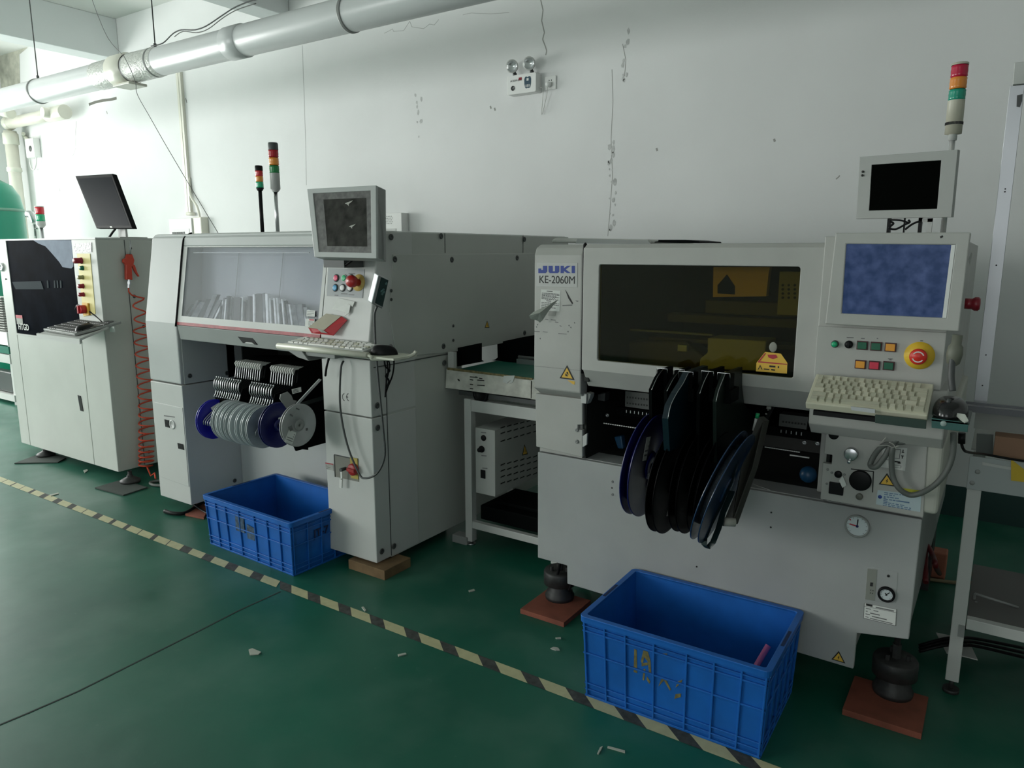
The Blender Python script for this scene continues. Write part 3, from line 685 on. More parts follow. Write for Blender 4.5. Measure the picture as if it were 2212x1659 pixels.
# keyboard tray and keyboard
TZ = .905
p = [at(x, y, Z=TZ) for x, y in ((79, 722), (172, 734), (252, 703), (160, 690))]
A = at(79, 722, Y=2.05); B = at(172, 735, Y=2.05); A.z = B.z = (A.z + B.z) / 2; Cc = at(238, 706, Y=2.292); Dd = A + (Cc - B); Dd.y = 2.292
TN = (B - A).cross(Dd - A).normalized()
m = MB(); m.prism([A, B, Cc, Dd], TN * -.006); m.prism([A + TN * .006, B + TN * .006, B + TN * .006 + (Dd - A) * .05, A + TN * .006 + (Dd - A) * .05], (0, 0, -.03))
m.prism([B, Cc, Cc + TN * .008, B + TN * .008], (.004, 0, 0)); m.prism([Cc, Cc + Vector((.05, 0, .006)), Cc + Vector((.055, 0, -.03)), Cc + Vector((0, 0, -.03))], (0, -.004, 0))
m.build('keyboard_tray', LGR, root)
def ontray(x, y, h=0):
    d = at(x, y, D=1) - CAMP; o_ = A + TN * h; return CAMP + d * ((o_ - CAMP).dot(TN) / d.dot(TN))
kf, kr, kb_ = ontray(93, 710, .018), ontray(161, 721, .018), ontray(141, 687, .018)
keyboard('keyboard', 'grey keyboard lying on the tray of the leftmost machine', kf, kr, kb_, .014, [GRY, mat('dark_grey_key', (.10, .10, .10), .5), INK], ROWS, individual=False, gap=.16, keyh=.005)
c = ontray(186, 716, .001); mouse('mouse', 'black mouse on the leftmost machine tray beside grey keyboard', c, (Cc - B), .15, .075, .045, BLK, up=TN)
m = MB(); q = c + Vector((.0, .05, .02)); m.tube([q, q + Vector((-.06, .07, .03)), at(172, 660, Y=2.28), at(163, 668, Y=2.285)], .004, 6); tag(m.build('mouse_cable', BLK), 'black cable from mouse on the leftmost machine tray up its window', 'cable')
# monitor on top of the printer
q = [(162, 380), (242, 375), (286, 493), (208, 493)]
Pm = [at(162, 380, Y=2.66), at(242, 375, Y=2.58), at(286, 493, Y=2.44), at(208, 493, Y=2.52)]
o_ = Pm[3]; ux = (Pm[2] - Pm[3]); uy = (Pm[0] - Pm[3]); ux = ux; nz = ux.cross(uy).normalized()
Pm = coplanar(Pm)
root = thing('computer_monitor', 'black flat computer monitor tilted on top of the leftmost machine', 'monitor', tuple(at(245, 512, Y=2.6)))
m = MB(); m.prism(Pm, -nz * .03); m.build('casing', mat('monitor_black', (.012, .012, .013), .5, spec=.2, ior=1.12), root, bevel=.004)
def ins(P, l, r, b_, t):
    def uv(u, v): return (P[3].lerp(P[2], u)).lerp(P[0].lerp(P[1], u), v)
    return [uv(l, 1 - t), uv(1 - r, 1 - t), uv(1 - r, b_), uv(l, b_)]
m = MB(); m.prism([p_ + nz * .0005 for p_ in ins(Pm, .045, .05, .045, .06)], -nz * .002); m.build('screen', HSCR, root)
m = MB(); m.prism([p_ + nz * .001 for p_ in ins(Pm, .42, .52, .008, .965)], nz * .001); m.build('badge', PAPER, root)
e = at(258, 505, Y=2.56); m = MB(); a = at(262, 485, Y=2.56); m.box(a.x - .05, a.x + .04, 2.56, 2.575, 1.5, a.z + .04); m.box(a.x - .09, a.x + .08, 2.50, 2.68, 1.497, 1.505); m.build('stand', CLRG if False else LGR, root, bevel=.004)
m = MB(); m.tube([a + Vector((.0, -.01, .03)), a + Vector((-.03, -.02, -.02)), a + Vector((-.07, -.02, -.045)), (a.x - .1, 2.53, 1.505)], .007, 6); m.build('support_arm', BLK, root)
# air blow gun with coiled hose
GX = HX1 + .035
g0 = at(280, 548, X=GX); root = thing('air_gun', 'red air blow gun with coiled red hose hanging on leftmost machine side', 'air gun', tuple(g0))
def gp(x, y): return at(x, y, X=GX)
m = MB(); m.prism(pq([(276, 549), (286, 549), (291, 562), (289, 572), (285, 576), (287, 605), (273, 604), (273, 572), (267, 566), (268, 560), (273, 558)], X=GX), (-.024, 0, 0)); m.build('gun_body', mat('red_orange_plastic', (.62, .06, .03), .4), root, bevel=.004)
m = MB(); m.prism(pq([(287, 570), (292, 573), (297, 588), (302, 597), (299, 598), (292, 588), (286, 576)], X=GX - .004), (-.014, 0, 0)); m.build('trigger', mat('red_orange_plastic', (.62, .06, .03), .4), root, bevel=.003)
m = MB(); m.cyl(gp(281, 549), gp(282, 520), .006, .004, n=10); m.build('nozzle', ALU, root)
m = MB(); m.cyl(gp(279, 604), gp(278, 622), .009, n=6, smooth=False); m.cyl(gp(279, 608), gp(279, 614), .013, n=6, smooth=False); m.build('coupler', STEEL, root)
pts = [gp(278, 620), gp(278, 630), gp(284, 637), gp(296, 641)]
turns = 19; base0 = gp(298, 645); base1 = gp(313, 1002); R = random.Random(2)
dst = []
zs = [base0.z]; zz = base0.z
ys_ = [645, 676, 703, 727, 752, 777, 801, 823, 845, 866, 886, 905, 922, 938, 953, 966, 977, 988, 997, 1006]
xs_ = [299, 302, 304, 306, 308, 310, 311, 313, 314, 315, 316, 316, 316, 316, 316, 316, 316, 316, 316, 316]
for i in range(len(ys_) - 1):
    for k in range(12):
        t = k / 12; y = ys_[i] + (ys_[i + 1] - ys_[i]) * t; x = xs_[i] + (xs_[i + 1] - xs_[i]) * t
        c = at(x, y, X=HX1 + .05); a = 2 * math.pi * t + 1.2; rr = .045 if i > 1 else .035
        pts.append(c + Vector((math.cos(a) * rr * .85, math.sin(a) * rr, 0)))
pts += [at(318, 1010, X=-4.40), at(326, 1028, X=-4.35), at(334, 1022, X=-4.25), at(336, 1034, X=-4.2)]
m = MB(); m.tube(pts, .0048, 8, 1); m.build('coiled_hose', HOSE, root)
# ================================================================ CHIP MOUNTER (middle)
MY = 2.215; CX0, CX1, CX2, CX3 = -3.885, -3.588, -2.497, -2.2
root = thing('chip_mounter', 'large grey chip mounting machine with slanted clear lid, middle of row', 'machine', (-3.04, 3.1, 0)); MM = root
def prof(x0, x1, P, name, mt, bevel=.004, parent=None, label=None):
    m = MB(); m.prism([(x0, y, z) for y, z in P], (x1 - x0, 0, 0)); return m.build(name, mt, parent or MM, bevel=bevel, label=label)
# left column
prof(CX0, CX1, [(MY, .05), (MY, .714), (2.85, .714), (2.85, .05)], 'left_column', MWW)
prof(CX0, CX1 - .006, [(MY, .720), (MY, 1.045), (2.295, 1.485), (2.31, 1.503), (2.33, 1.508), (3.9, 1.508), (3.9, .94), (2.85, .94), (2.85, .72)], 'left_upper_cover', MW, .008)
m = MB(); m.prism(pq([(332, 868), (394, 881), (408, 1052), (347, 1030)], Y=MY - .003), (0, .004, 0)); dr = m.build('access_door', MWW, root, bevel=.002)
m = MB(); m.prism(pq([(355, 906), (364, 908), (366, 924), (357, 922)], Y=MY - .006), (0, .004, 0)); m.build('socket_inlet', BLK, dr)
m = MB(); m.lathe([(.026, 0), (.026, .004), (.018, .006), (.017, .003), (0, .003)], at(373, 917, Y=MY - .003), (0, -1, 0), 20); m.build('dial_gauge', LGR, dr)
m = MB(); m.prism(pq([(383, 957), (395, 960), (397, 972), (385, 969)], Y=MY - .006), (0, .004, 0)); m.build('latch', BLK, dr)
m = MB(); m.prism(pq([(354, 897), (377, 900), (377, 902), (354, 899)], Y=MY - .0045), (0, .001, 0)); m.build('tiny_text', INKG, dr)
# right column
prof(CX2, CX3, [(MY, .055), (MY, .712), (2.5, .712), (2.5, .055)], 'right_column', MWW)
prof(CX2, CX3, [(MY, .717), (MY, .965), (2.5, .965), (2.5, .717)], 'right_column_upper', MWW)
prof(CX2, CX3, [(MY, .968), (MY, 1.045), (2.293, 1.495), (2.5, 1.505), (2.5, .968)], 'operator_column', MWW, .006)
# right side body + hood
prof(CX3 - .03, CX3 - .001, [(2.22 + .09, .05), (2.31, .935), (2.851, .935), (2.851, .80), (3.7, .80), (3.7, .05)], 'side_panel', MSID, .003)
prof(CX3 - .03, CX3 - .001, [(2.232, .97), (2.30, 1.5), (3.9, 1.5), (3.9, .935), (2.31, .935)], 'upper_side_panel', MSID, .003)
prof(CX3 - .001, CX3 + .004, [(2.375, .96), (2.34, 1.15), (2.372, 1.405), (3.9, 1.405), (3.9, .937), (2.80, .937)], 'side_hood_door', MSID, .002)
prof(CX0 + .02, CX3 - .03, [(2.45, .935), (2.40, 1.5), (3.9, 1.5), (3.9, .95), (3.9, .935)], 'hood_underside', DK, 0)
m = MB(); m.box(CX0 + .02, CX3 - .02, 2.30, 3.9, 1.492, 1.504); m.build('top_cover', MW, root, bevel=.004)
m = MB(); m.box(CX1 + .05, CX3 - .04, 2.8, 2.84, .07, .935); m.box(CX1 + .05, CX1 + .06, 2.56, 2.8, .47, .95); m.build('inner_wall', DK, root)
m = MB(); m.box(CX1 + .001, CX2 - .001, 2.545, 2.565, .07, .47); m.build('lower_front_panel', MW, root, bevel=.003)
m = MB(); m.box(CX1 - .02, CX1 - .001, MY + .02, 2.55, .72, 1.03); m.box(CX1 - .02, CX1 - .001, 2.5, 2.9, .06, 1.0); m.build('left_inner_cheek', MW, root)
m = MB(); m.box(CX3 - .09, CX3 - .02, 2.74, 2.85, .83, .96); m.build('hood_bracket', MSID, root, bevel=.003)
# side seams, screws
for x, y in ((845, 512), (953, 510), (1133, 517), (853, 560), (976, 561), (1117, 557), (958, 748), (960, 784), (1133, 719), (830, 772), (815, 876), (816, 924), (851, 1180), (825, 1191)):
    screw(root, at(x, y, X=CX3 + .004), (1, 0, 0), .011)
for x, y in ((845, 628), (845, 647), (979, 704), (979, 735)):
    screw(root, at(x, y, X=CX3 + .004), (1, 0, 0), .006)
for x, y in ((410, 812), (490, 806), (507, 1038)): screw(root, at(x, y, X=CX1), (1, 0, 0), .010)
m = MB()
for x in (961, 1130): a = at(x, 508, X=CX3); m.box(CX3 - .001, CX3 + .001, a.y - .0015, a.y + .0015, 1.41, 1.5)
m.build('panel_seam', DKG, root)
m = MB(); m.box(CX3 - .001, CX3 + .0015, 2.235, 2.8, .930, .934); m.build('panel_seam', DKG, root)
m = MB(); m.box(CX3 - .001, CX3 + .0015, 2.305, 2.309, .06, .93); m.build('panel_seam', DKG, root)
warn(root, ((1052, 693), (1047, 708), (1057, 708)), 'bolt', X=CX3 + .0042)
# slanted lid with clear window
def lidpt(px_, py_):   # point on the slanted lid plane
    n = Vector((0, 1, -(2.289 - 2.216) / (1.45 - 1.045))); p0_ = Vector((0, 2.214, 1.045)); d = RX * ((px_ - 1106) / FPX) + RY * ((py_ - 829.5) / FPX) + RZ
    return CAMP + d * ((p0_ - CAMP).dot(n) / d.dot(n))
LN = Vector((0, -1, (2.289 - 2.216) / (1.45 - 1.045))).normalized()
X0, X1 = CX1 + .004, CX2 - .002
def lp(x, z, off=0): return Vector((x, 2.214 + (z - 1.045) * .1802, z)) + LN * off
inn = [lp(X0 + .035, 1.087), lp(X1 - .02, 1.087), lp(X1 - .02, 1.438), lp(X0 + .035, 1.438)]
out = [lp(X0, 1.055), lp(X1, 1.055), lp(X1, 1.443), lp(X0, 1.443)]
lid = None
m = MB(); m.ring(out, inn, -LN * .012); lid = m.build('lid_frame', MWW, root, label='white window frame of the slanted lid')
prof(X0, X1, [(2.285, 1.443), (2.292, 1.485), (2.31, 1.504), (2.36, 1.51), (2.6, 1.51), (2.6, 1.443)], 'lid_top', MW, .006)
m = MB(); m.prism([p_ - LN * .004 for p_ in inn], -LN * .004); pane = m.build('window_pane', LIDG, lid)
m = MB(); m.prism([lp(X0, 1.040, .001), lp(X1, 1.040, .001), lp(X1, 1.055, .001), lp(X0, 1.055, .001)], -LN * .012); m.build('red_strip', mat('dull_red_strip', (.38, .05, .06), .4, noise=.35, nscale=30), root, label='dull red strip under the lid window')
prof(X0, X1, [(2.214, 1.038), (2.226, .962), (2.46, .945), (2.46, 1.038)], 'lid_edge', CHIN, .003)
a, b_ = at(512, 727, Y=2.212), at(554, 744, Y=2.212)
m = MB(); m.prism(pq([(512, 726), (546, 730), (555, 745), (524, 741)], Y=2.2185), (0, .02, 0)); hnd = m.build('lid_handle', BLK, root, bevel=.002)
m = MB(); m.prism(pq([(532, 739), (544, 740), (549, 744), (528, 741)], Y=2.216), (0, .003, 0)); m.build('handle_lip', LGR, hnd)
m = MB(); m.tube([lp(X0 - .003, 1.03, .004), lp(X0 - .003, 1.25, .004), lp(X0 - .003, 1.44, .004), (X0 - .003, 2.30, 1.49), (X0 - .003, 2.34, 1.512)], .005, 6); m.build('rubber_seal', BLK, root)
# backing and slats behind the pane, modelled in place of the room's reflection
prof(X0, X1 + .2, [(2.35, .97), (2.40, 1.49), (2.42, 1.49), (2.37, .97)], 'reflection_backing', mat('pale_lilac_reflection', (.44, .45, .475), .6), 0)
m = MB(); 
for x in (-3.29, -2.95): m.prism([lp(x, 1.09, -.05) + Vector((0, .075, 0)), lp(x + .003, 1.09, -.05) + Vector((0, .075, 0)), lp(x + .028, 1.42, -.05) + Vector((0, .055, 0)), lp(x + .025, 1.42, -.05) + Vector((0, .055, 0))], (0, -.002, 0))
m.build('panel_seam', GRY, root)  # lines on the reflection backing, part of the stand-in reflection
R = random.Random(11); SL = [mat('reflection_white', (.92, .93, .92), .6, noise=.3, nscale=30), mat('reflection_grey', (.20, .21, .22), .7, noise=.5, nscale=30), mat('reflection_dark', (.035, .04, .045), .7, noise=.6, nscale=25)]
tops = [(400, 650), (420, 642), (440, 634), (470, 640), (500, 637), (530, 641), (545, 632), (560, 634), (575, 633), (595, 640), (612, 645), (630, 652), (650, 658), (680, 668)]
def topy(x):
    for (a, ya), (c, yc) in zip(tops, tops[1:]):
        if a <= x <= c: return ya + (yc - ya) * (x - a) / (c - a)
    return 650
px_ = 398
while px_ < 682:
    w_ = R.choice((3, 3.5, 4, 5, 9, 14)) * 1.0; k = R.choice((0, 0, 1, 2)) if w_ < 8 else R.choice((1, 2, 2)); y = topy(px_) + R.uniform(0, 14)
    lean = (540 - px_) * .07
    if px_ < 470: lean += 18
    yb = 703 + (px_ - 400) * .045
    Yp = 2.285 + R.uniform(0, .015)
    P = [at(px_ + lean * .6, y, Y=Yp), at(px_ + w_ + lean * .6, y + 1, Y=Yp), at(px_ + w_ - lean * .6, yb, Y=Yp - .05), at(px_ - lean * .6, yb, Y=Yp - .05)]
    m = MB(); m.prism(P, (0, .02, 0)); m.build('reflection_slat', SL[k], root); px_ += w_ + R.choice((.5, 1.5, 3))  # slats imitate a reflection in the lid pane
m = MB(); m.prism([at(418, 545, Y=2.31), at(668, 545, Y=2.31), at(668, 546.5, Y=2.31), at(418, 546.5, Y=2.31)], (0, .004, 0)) ; m.build('inner_rail', LGR, root)
# stickers on the lid
def lidsheet(name, q, mats, lines): return sheet(root, name, [lidpt(*p_) + LN * .0002 for p_ in q], mats, lines)
lidsheet('paper_label', [(663, 670), (681, 671), (680, 684), (662, 683)], [PAPER, INKG], scribble(3, .1, .9, .2, .7, .08, 3))
lidsheet('paper_label', [(661, 688), (680, 689), (679, 707), (659, 704)], [PAPER, INKG, REDINK], [(.4, .95, .06, .16, 2)] + scribble(4, .35, .9, .35, .8, .06, 4))
# control panel on operator column
def op(x, y, o=0): return lidpt(x, y) + LN * o
Pp = [op(710, 579, .001), op(788, 582, .001), op(784, 644, .001), op(707, 639, .001)]
m = MB(); m.prism(Pp, LN * .002); cp = m.build('control_panel', mat('grey_panel', (.34, .36, .37), .45), root)
def lbtn(x, y, r, L, mt, ringm=DKG):
    c = op(x, y, .003); m = MB(); m.lathe([(r * 1.35, 0), (r * 1.35, .003), (r, .004)], c, LN, 20); m.cur = 1; m.lathe([(r, .002), (r, L), (r * .8, L + .001), (0, L + .001)], c, LN, 20); return m.build('push_button', [ringm, mt], cp)
lbtn(728, 601, .0125, .006, PINK); lbtn(745, 601, .0125, .006, mat('bright_green_button', (.02, .5, .2), .35), LGR); lbtn(760, 601, .0125, .006, WHT)
lbtn(726, 622, .0125, .006, LBLU); lbtn(742, 622, .0125, .006, WHT); lbtn(758, 622, .0125, .006, WHT)
c = op(776, 611, .003); m = MB(); m.lathe([(.036, 0), (.036, .003), (0, .003)], c, LN, 24); es = m.build('emergency_stop', mat('yellow_ring', (.6, .42, .12), .5), cp)
m = MB(); m.lathe([(.016, .003), (.016, .025), (.024, .028), (.026, .045), (.022, .055), (0, .058)], c, LN, 24); m.build('mushroom_button', mat('estop_red', (.42, .02, .02), .35), es)
m = MB()
for a, b_, y in ((754, 768, 590), (724, 732, 637), (738, 752, 634), (754, 766, 636)): m.prism([op(a, y, .003), op(b_, y + .5, .003), op(b_, y + 2, .003), op(a, y + 1.5, .003)], LN * .0005)
m.build('tiny_text', INKG, cp)
# CE mark and power switch recess
m = MB(); yq = MY - .0006
for cx_, s_ in ((744, 0), (753, 1)):
    c = at(cx_, 858, Y=yq)
    for k in range(9):
        a0 = math.radians(90 + 20 * k); a1 = math.radians(90 + 20 * (k + 1)); r0, r1 = .014, .017
        m.prism([(c.x + math.cos(t) * rr * .8, yq, c.z + math.sin(t) * rr) for t, rr in ((a0, r0), (a1, r0), (a1, r1), (a0, r1))], (0, -.0006, 0))
    if s_: m.box(c.x - .015, c.x - .003, yq - .0006, yq, c.z - .0015, c.z + .0015)
m.build('ce_mark', INK, root)
P = pq([(722, 983), (773, 994), (775, 1041), (725, 1030)], Y=MY - .002)
m = MB(); m.prism(P, (0, .003, 0)); rc = m.build('switch_recess', mat('recess_grey', (.22, .22, .19), .5), root)
m = MB(); m.box(P[0].x + .0, P[1].x, MY - .004, MY - .001, P[0].z - .0, P[0].z + .004); m.box(P[0].x - .002, P[0].x + .002, MY - .004, MY - .001, P[3].z, P[0].z); m.build('recess_edge', DKG, rc)
c = at(766, 1013, Y=MY - .004)
m = MB(); m.box(c.x - .025, c.x + .02, MY - .005, MY - .001, c.z - .045, c.z + .05); m.build('yellow_plate', mat('dull_yellow', (.45, .36, .08), .5), rc)
m = MB(); m.lathe([(.027, 0), (.027, .016), (.022, .02), (0, .02)], (c.x, MY - .005, c.z), (0, -1, 0), 20); m.box(c.x - .022, c.x + .022, MY - .032, MY - .024, c.z - .007, c.z + .007); m.build('rotary_switch', mat('switch_red', (.35, .02, .02), .4), rc)
c = at(746, 1012, Y=MY - .004); m = MB(); m.cyl(c, c + Vector((0, -.03, 0)), .008, n=12); m.build('key_lock', DKG, rc)
m = MB(); k0 = c + Vector((0, -.025, 0)); m.box(k0.x - .006, k0.x + .004, k0.y, k0.y + .003, k0.z - .045, k0.z); m.prism([k0 + Vector(v) for v in ((-.014, 0, -.045), (.003, 0, -.04), (-.003, 0, -.085), (-.018, 0, -.085))], (0, .006, 0))
o = m.build('key_tag', PAPER); tag(o, 'key with small white tag hanging in the middle machine switch', 'key')
sheet(root, 'paper_label', pq([(703, 999), (720, 1002), (721, 1017), (704, 1013)], Y=MY - .001), [PAPERG, REDINK, INKG], [(0, 1, 0, .15, 1)] + scribble(3, .1, .9, .35, .85, .07, 2, 2))
# tray on operator column
YT = 2.06
a = at(601, 747, Y=YT); b_ = at(797, 768, Y=YT); tz = .5 * (a.z + b_.z)
x0, x1 = a.x + .0, b_.x; xe = x1 + .12
m = MB(); m.box(x0 + .01, xe, YT + .01, 2.205, tz - .012, tz - .004); m.cyl((x0, YT, tz), (x1 - .005, YT, tz), .013, n=16); m.cyl((x0 + .004, YT + .01, tz), (x0 + .004, 2.19, tz), .009, n=12)
m.tube([(x1 - .005, YT, tz), (x1 + .012, YT, tz - .004), (x1 + .02, YT + .01, tz - .014), (xe - .02, YT + .08, tz - .012), (xe, YT + .12, tz - .002), (xe + .01, YT + .13, tz + .012)], .007, 8)
m.build('keyboard_tray', mat('cream_tray', (.62, .62, .52), .4), root)
m = MB(); m.prism([(CX2 - .12, 2.10, tz - .012), (CX2 - .0, 2.10, tz - .012), (CX2 + .05, 2.10, tz - .06), (CX2 - .02, 2.10, tz - .05)], (0, .1, 0)); m.box(CX2 + .02, CX2 + .2, 2.11, 2.215, tz - .04, tz - .012); m.build('tray_bracket', GRY, root, bevel=.003)
ktz = tz + .008
keyboard('keyboard', 'white keyboard lying on the tray of the middle machine', (x0 + .015, YT + .02, ktz + .004), (x1 - .05, YT + .02, ktz + .004), (x0 + .015, YT + .135, ktz + .018), .012, [LGR, KEYW, KEYC], ROWS, gap=.14)
mouse('mouse', 'black mouse on the tray right of the white keyboard', (x1 + .01, YT + .075, tz - .004), (.75, .5, 0), .11, .06, .038, BLK)
# pendant, cables
HP = [at(817, 594, Y=2.15), at(840, 604, Y=2.165), at(826, 668, Y=2.165), at(804, 656, Y=2.15)]
HP = coplanar([at(818, 594, Y=2.16), at(840, 604, Y=2.22), at(826, 668, Y=2.22), at(803, 656, Y=2.16)])
nn = (HP[1] - HP[0]).cross(HP[3] - HP[0]).normalized()
if nn.dot(CAMP - HP[0]) < 0: nn = -nn
r2 = thing('hand_terminal', 'handheld teaching terminal with dark face clipped on middle machine edge', 'hand terminal', tuple(HP[3]))
m = MB(); m.prism(HP, -nn * .03); m.build('casing', ALU, r2, bevel=.004)
def insq(P, l, r, b_, t):
    def uv(u, v): return (P[3].lerp(P[2], u)).lerp(P[0].lerp(P[1], u), v)
    return [uv(l, 1 - t), uv(1 - r, 1 - t), uv(1 - r, b_), uv(l, b_)]
m = MB(); m.prism([p_ + nn * .0005 for p_ in insq(HP, .26, .04, .08, .03)], nn * .001); m.build('key_face', mat('dark_teal_face', (.012, .04, .04), .3), r2)
m = MB(); q = insq(HP, .26, .04, .08, .03)
def uvq(P, u, v): return (P[3].lerp(P[2], u)).lerp(P[0].lerp(P[1], u), v)
for u, v in ((.45, .52), (.6, .6), (.6, .44), (.75, .52), (.8, .86)):
    c = uvq(q, u, v) + nn * .0015; m.lathe([(.006, 0), (.006, .002), (0, .002)], c, nn, 10)
m.build('terminal_key', mat('teal_key', (.1, .2, .2), .4), r2)
m = MB(); c0 = HP[2].lerp(HP[3], .5)
m.tube([c0, at(809, 680, Y=2.19), at(810, 720, Y=2.19), at(812, 760, Y=2.19), at(818, 830, Y=2.19), at(828, 930, Y=2.19), at(831, 985, Y=2.19), at(815, 1022, Y=2.18), at(790, 1033, Y=2.17), at(775, 1022, Y=2.17), at(750, 960, Y=2.17), at(735, 880, Y=2.17), at(736, 800, Y=2.17), at(742, 780, Y=2.19)], .0045, 8)
m.build('cable', DKG, r2)
m = MB(); m.tube([at(712, 770, Y=2.17), at(706, 790, Y=2.16), at(703, 812, Y=2.17)], .005, 6); tag(m.build('loose_cable', BLK), 'short black cable dangling under tray of the middle machine', 'cable')
m = MB(); P = [(845, 752), (851, 780), (848, 810), (838, 835), (833, 848), (836, 820), (842, 790), (836, 775), (838, 800), (834, 830), (832, 858)]
m.tube([at(x, y, X=CX3 + .03) for x, y in P], .0035, 6); m.tube([at(x, y, X=CX3 + .035) for x, y in [(830, 760), (832, 790), (842, 800), (833, 812), (840, 822), (835, 840)]], .004, 6)
tag(m.build('cable_bundle', BLK), 'tied black mouse cable bundle hanging on middle machine side panel', 'cable')
# monitor of middle machine
P = coplanar([at(663, 408, Y=2.17), at(812, 400, Y=2.17), at(813, 558, Y=2.10), at(679, 555, Y=2.10)])
nz = (P[1] - P[0]).cross(P[3] - P[0]).normalized()
if nz.dot(CAMP - P[0]) < 0: nz = -nz
r2 = thing('operator_monitor', 'grey-framed square monitor with dusty screen on middle machine', 'monitor', tuple(at(745, 565, Y=2.2)))
q = insq(P, .085, .075, .075, .07)
m = MB(); m.ring(P, q, -nz * .045); m.build('bezel', mat('silver_bezel', (.45, .47, .46), .4), r2, bevel=.002)
m = MB(); m.prism([p_ - nz * .004 for p_ in q], -nz * .01); m.build('screen', DIRTY, r2)
m = MB(); q2 = insq(q, .17, .08, .10, .11); m.ring([p_ - nz * .0035 for p_ in q], [p_ - nz * .0035 for p_ in q2], -nz * .0004); m.build('dust_border', mat('dust_border', (.11, .11, .105), .5, noise=.5, nscale=40), r2)
m = MB(); m.prism([p_ - nz * .008 for p_ in P], -nz * .05); m.build('back_shell', GRY, r2, bevel=.003)
m = MB()
for u, v, s_ in ((.62, .80, .02), (.66, .42, .016)):
    c = uvq(q, u, v) - nz * .003; ax_ = (q[1] - q[0]).normalized(); ay_ = (q[0] - q[3]).normalized()
    m.prism([c + ax_ * a * s_ + ay_ * b_ * s_ for a, b_ in ((-1.1, .1), (-.3, .35), (.6, .55), (1.3, .75), (.6, .25), (.0, .0), (-.1, -.5), (-.5, -.1))], nz * .0006)
m.build('screen_highlight', mat('highlight_grey', (.42, .42, .38), .25), r2)  # highlights on the screen glass, drawn as thin pale shapes
c = at(740, 562, Y=2.2); m = MB(); m.box(c.x - .06, c.x + .06, 2.15, 2.26, c.z - .03, c.z + .15); m.build('mount', DKG, r2)
m = MB(); m.tube([at(726, 556, Y=2.16), at(731, 566, Y=2.16), at(743, 573, Y=2.16), at(756, 566, Y=2.16), at(765, 556, Y=2.17)], .006, 8); m.build('cable', BLK, r2)
# taped red carton and paper hung on the operator column
q = [op(722, 645, .004), op(768, 655, .004), op(764, 664, .006), op(755, 682, .01), op(716, 667, .006), op(714, 662, .004)]
m = MB(); m.prism([op(732, 644, .006), op(769, 652, .006), op(766, 663, .010), op(758, 660, .010), op(754, 676, .012), op(722, 668, .010)], LN * .002); tag(m.build('folded_paper', PAPER), 'folded white paper hung below the round buttons of middle machine', 'paper')
r2 = thing('carton_box', 'small open red and white carton taped on the middle machine column', 'carton', tuple(op(720, 700, .02)))
a, b_, c, d_ = op(710, 678, .012), op(742, 684, .012), op(720, 715, .05), op(685, 710, .05)
up_ = LN * .001
m = MB(); m.prism([a, b_, c, d_], LN * .003); m.build('cardboard_face', mat('plain_cardboard', (.46, .43, .34), .8), r2)
e1 = op(753, 692, .01); e2 = op(731, 726, .03); e3 = op(692, 722, .05)
m = MB(); m.prism([b_, e1, e2, c], -LN * .003); m.prism([c, e2, e3, d_], -LN * .002); m.build('red_side', mat('carton_red', (.50, .03, .04), .5), r2)
m = MB(); m.prism([c.lerp(d_, .1) + LN * .001, c.lerp(d_, .42) + LN * .001, (e2.lerp(e3, .42)).lerp(c.lerp(d_, .42), .35) + LN * .002, (e2.lerp(e3, .1)).lerp(c.lerp(d_, .1), .35) + LN * .002], LN * .001); m.build('printed_patch', PAPERG, r2)
m = MB(); m.prism([op(756, 657, .012), op(762, 660, .012), op(759, 676, .012), op(749, 684, .012), op(752, 672, .012)], LN * .002); m.build('flap', PAPER, r2)
# signal lights on the middle machine
p = at(567, 500, Y=2.9); f = lambda x, y: at(x, y, Y=2.9).z
stack_light('signal_light', 'short black-poled signal light on the middle machine', p.x, 2.9, 1.504, f(560, 412), f(558, 358), .0225, BLK, .011, 0, BLK, [(f(559, 406), f(559, 393), LENSG), (f(558, 393), f(558, 381), LENSO), (f(558, 381), f(558, 369), LENSR)], BLK)
p = at(600, 500, Y=2.95); f = lambda x, y: at(x, y, Y=2.95).z
stack_light('signal_light', 'tall silver-poled signal light, the taller on the middle machine', p.x, 2.95, 1.504, f(596, 415), f(592, 308), .029, STEEL, .011, 0, mat('silver_lamp_base', (.42, .43, .42), .35), [(f(594, 374), f(593, 358), mat('dark_green_lens', (.01, .22, .06), .2)), (f(593, 357), f(592, 341), LENSO), (f(592, 340), f(592, 324), mat('deep_red_lens', (.42, .01, .02), .2))], DKG)
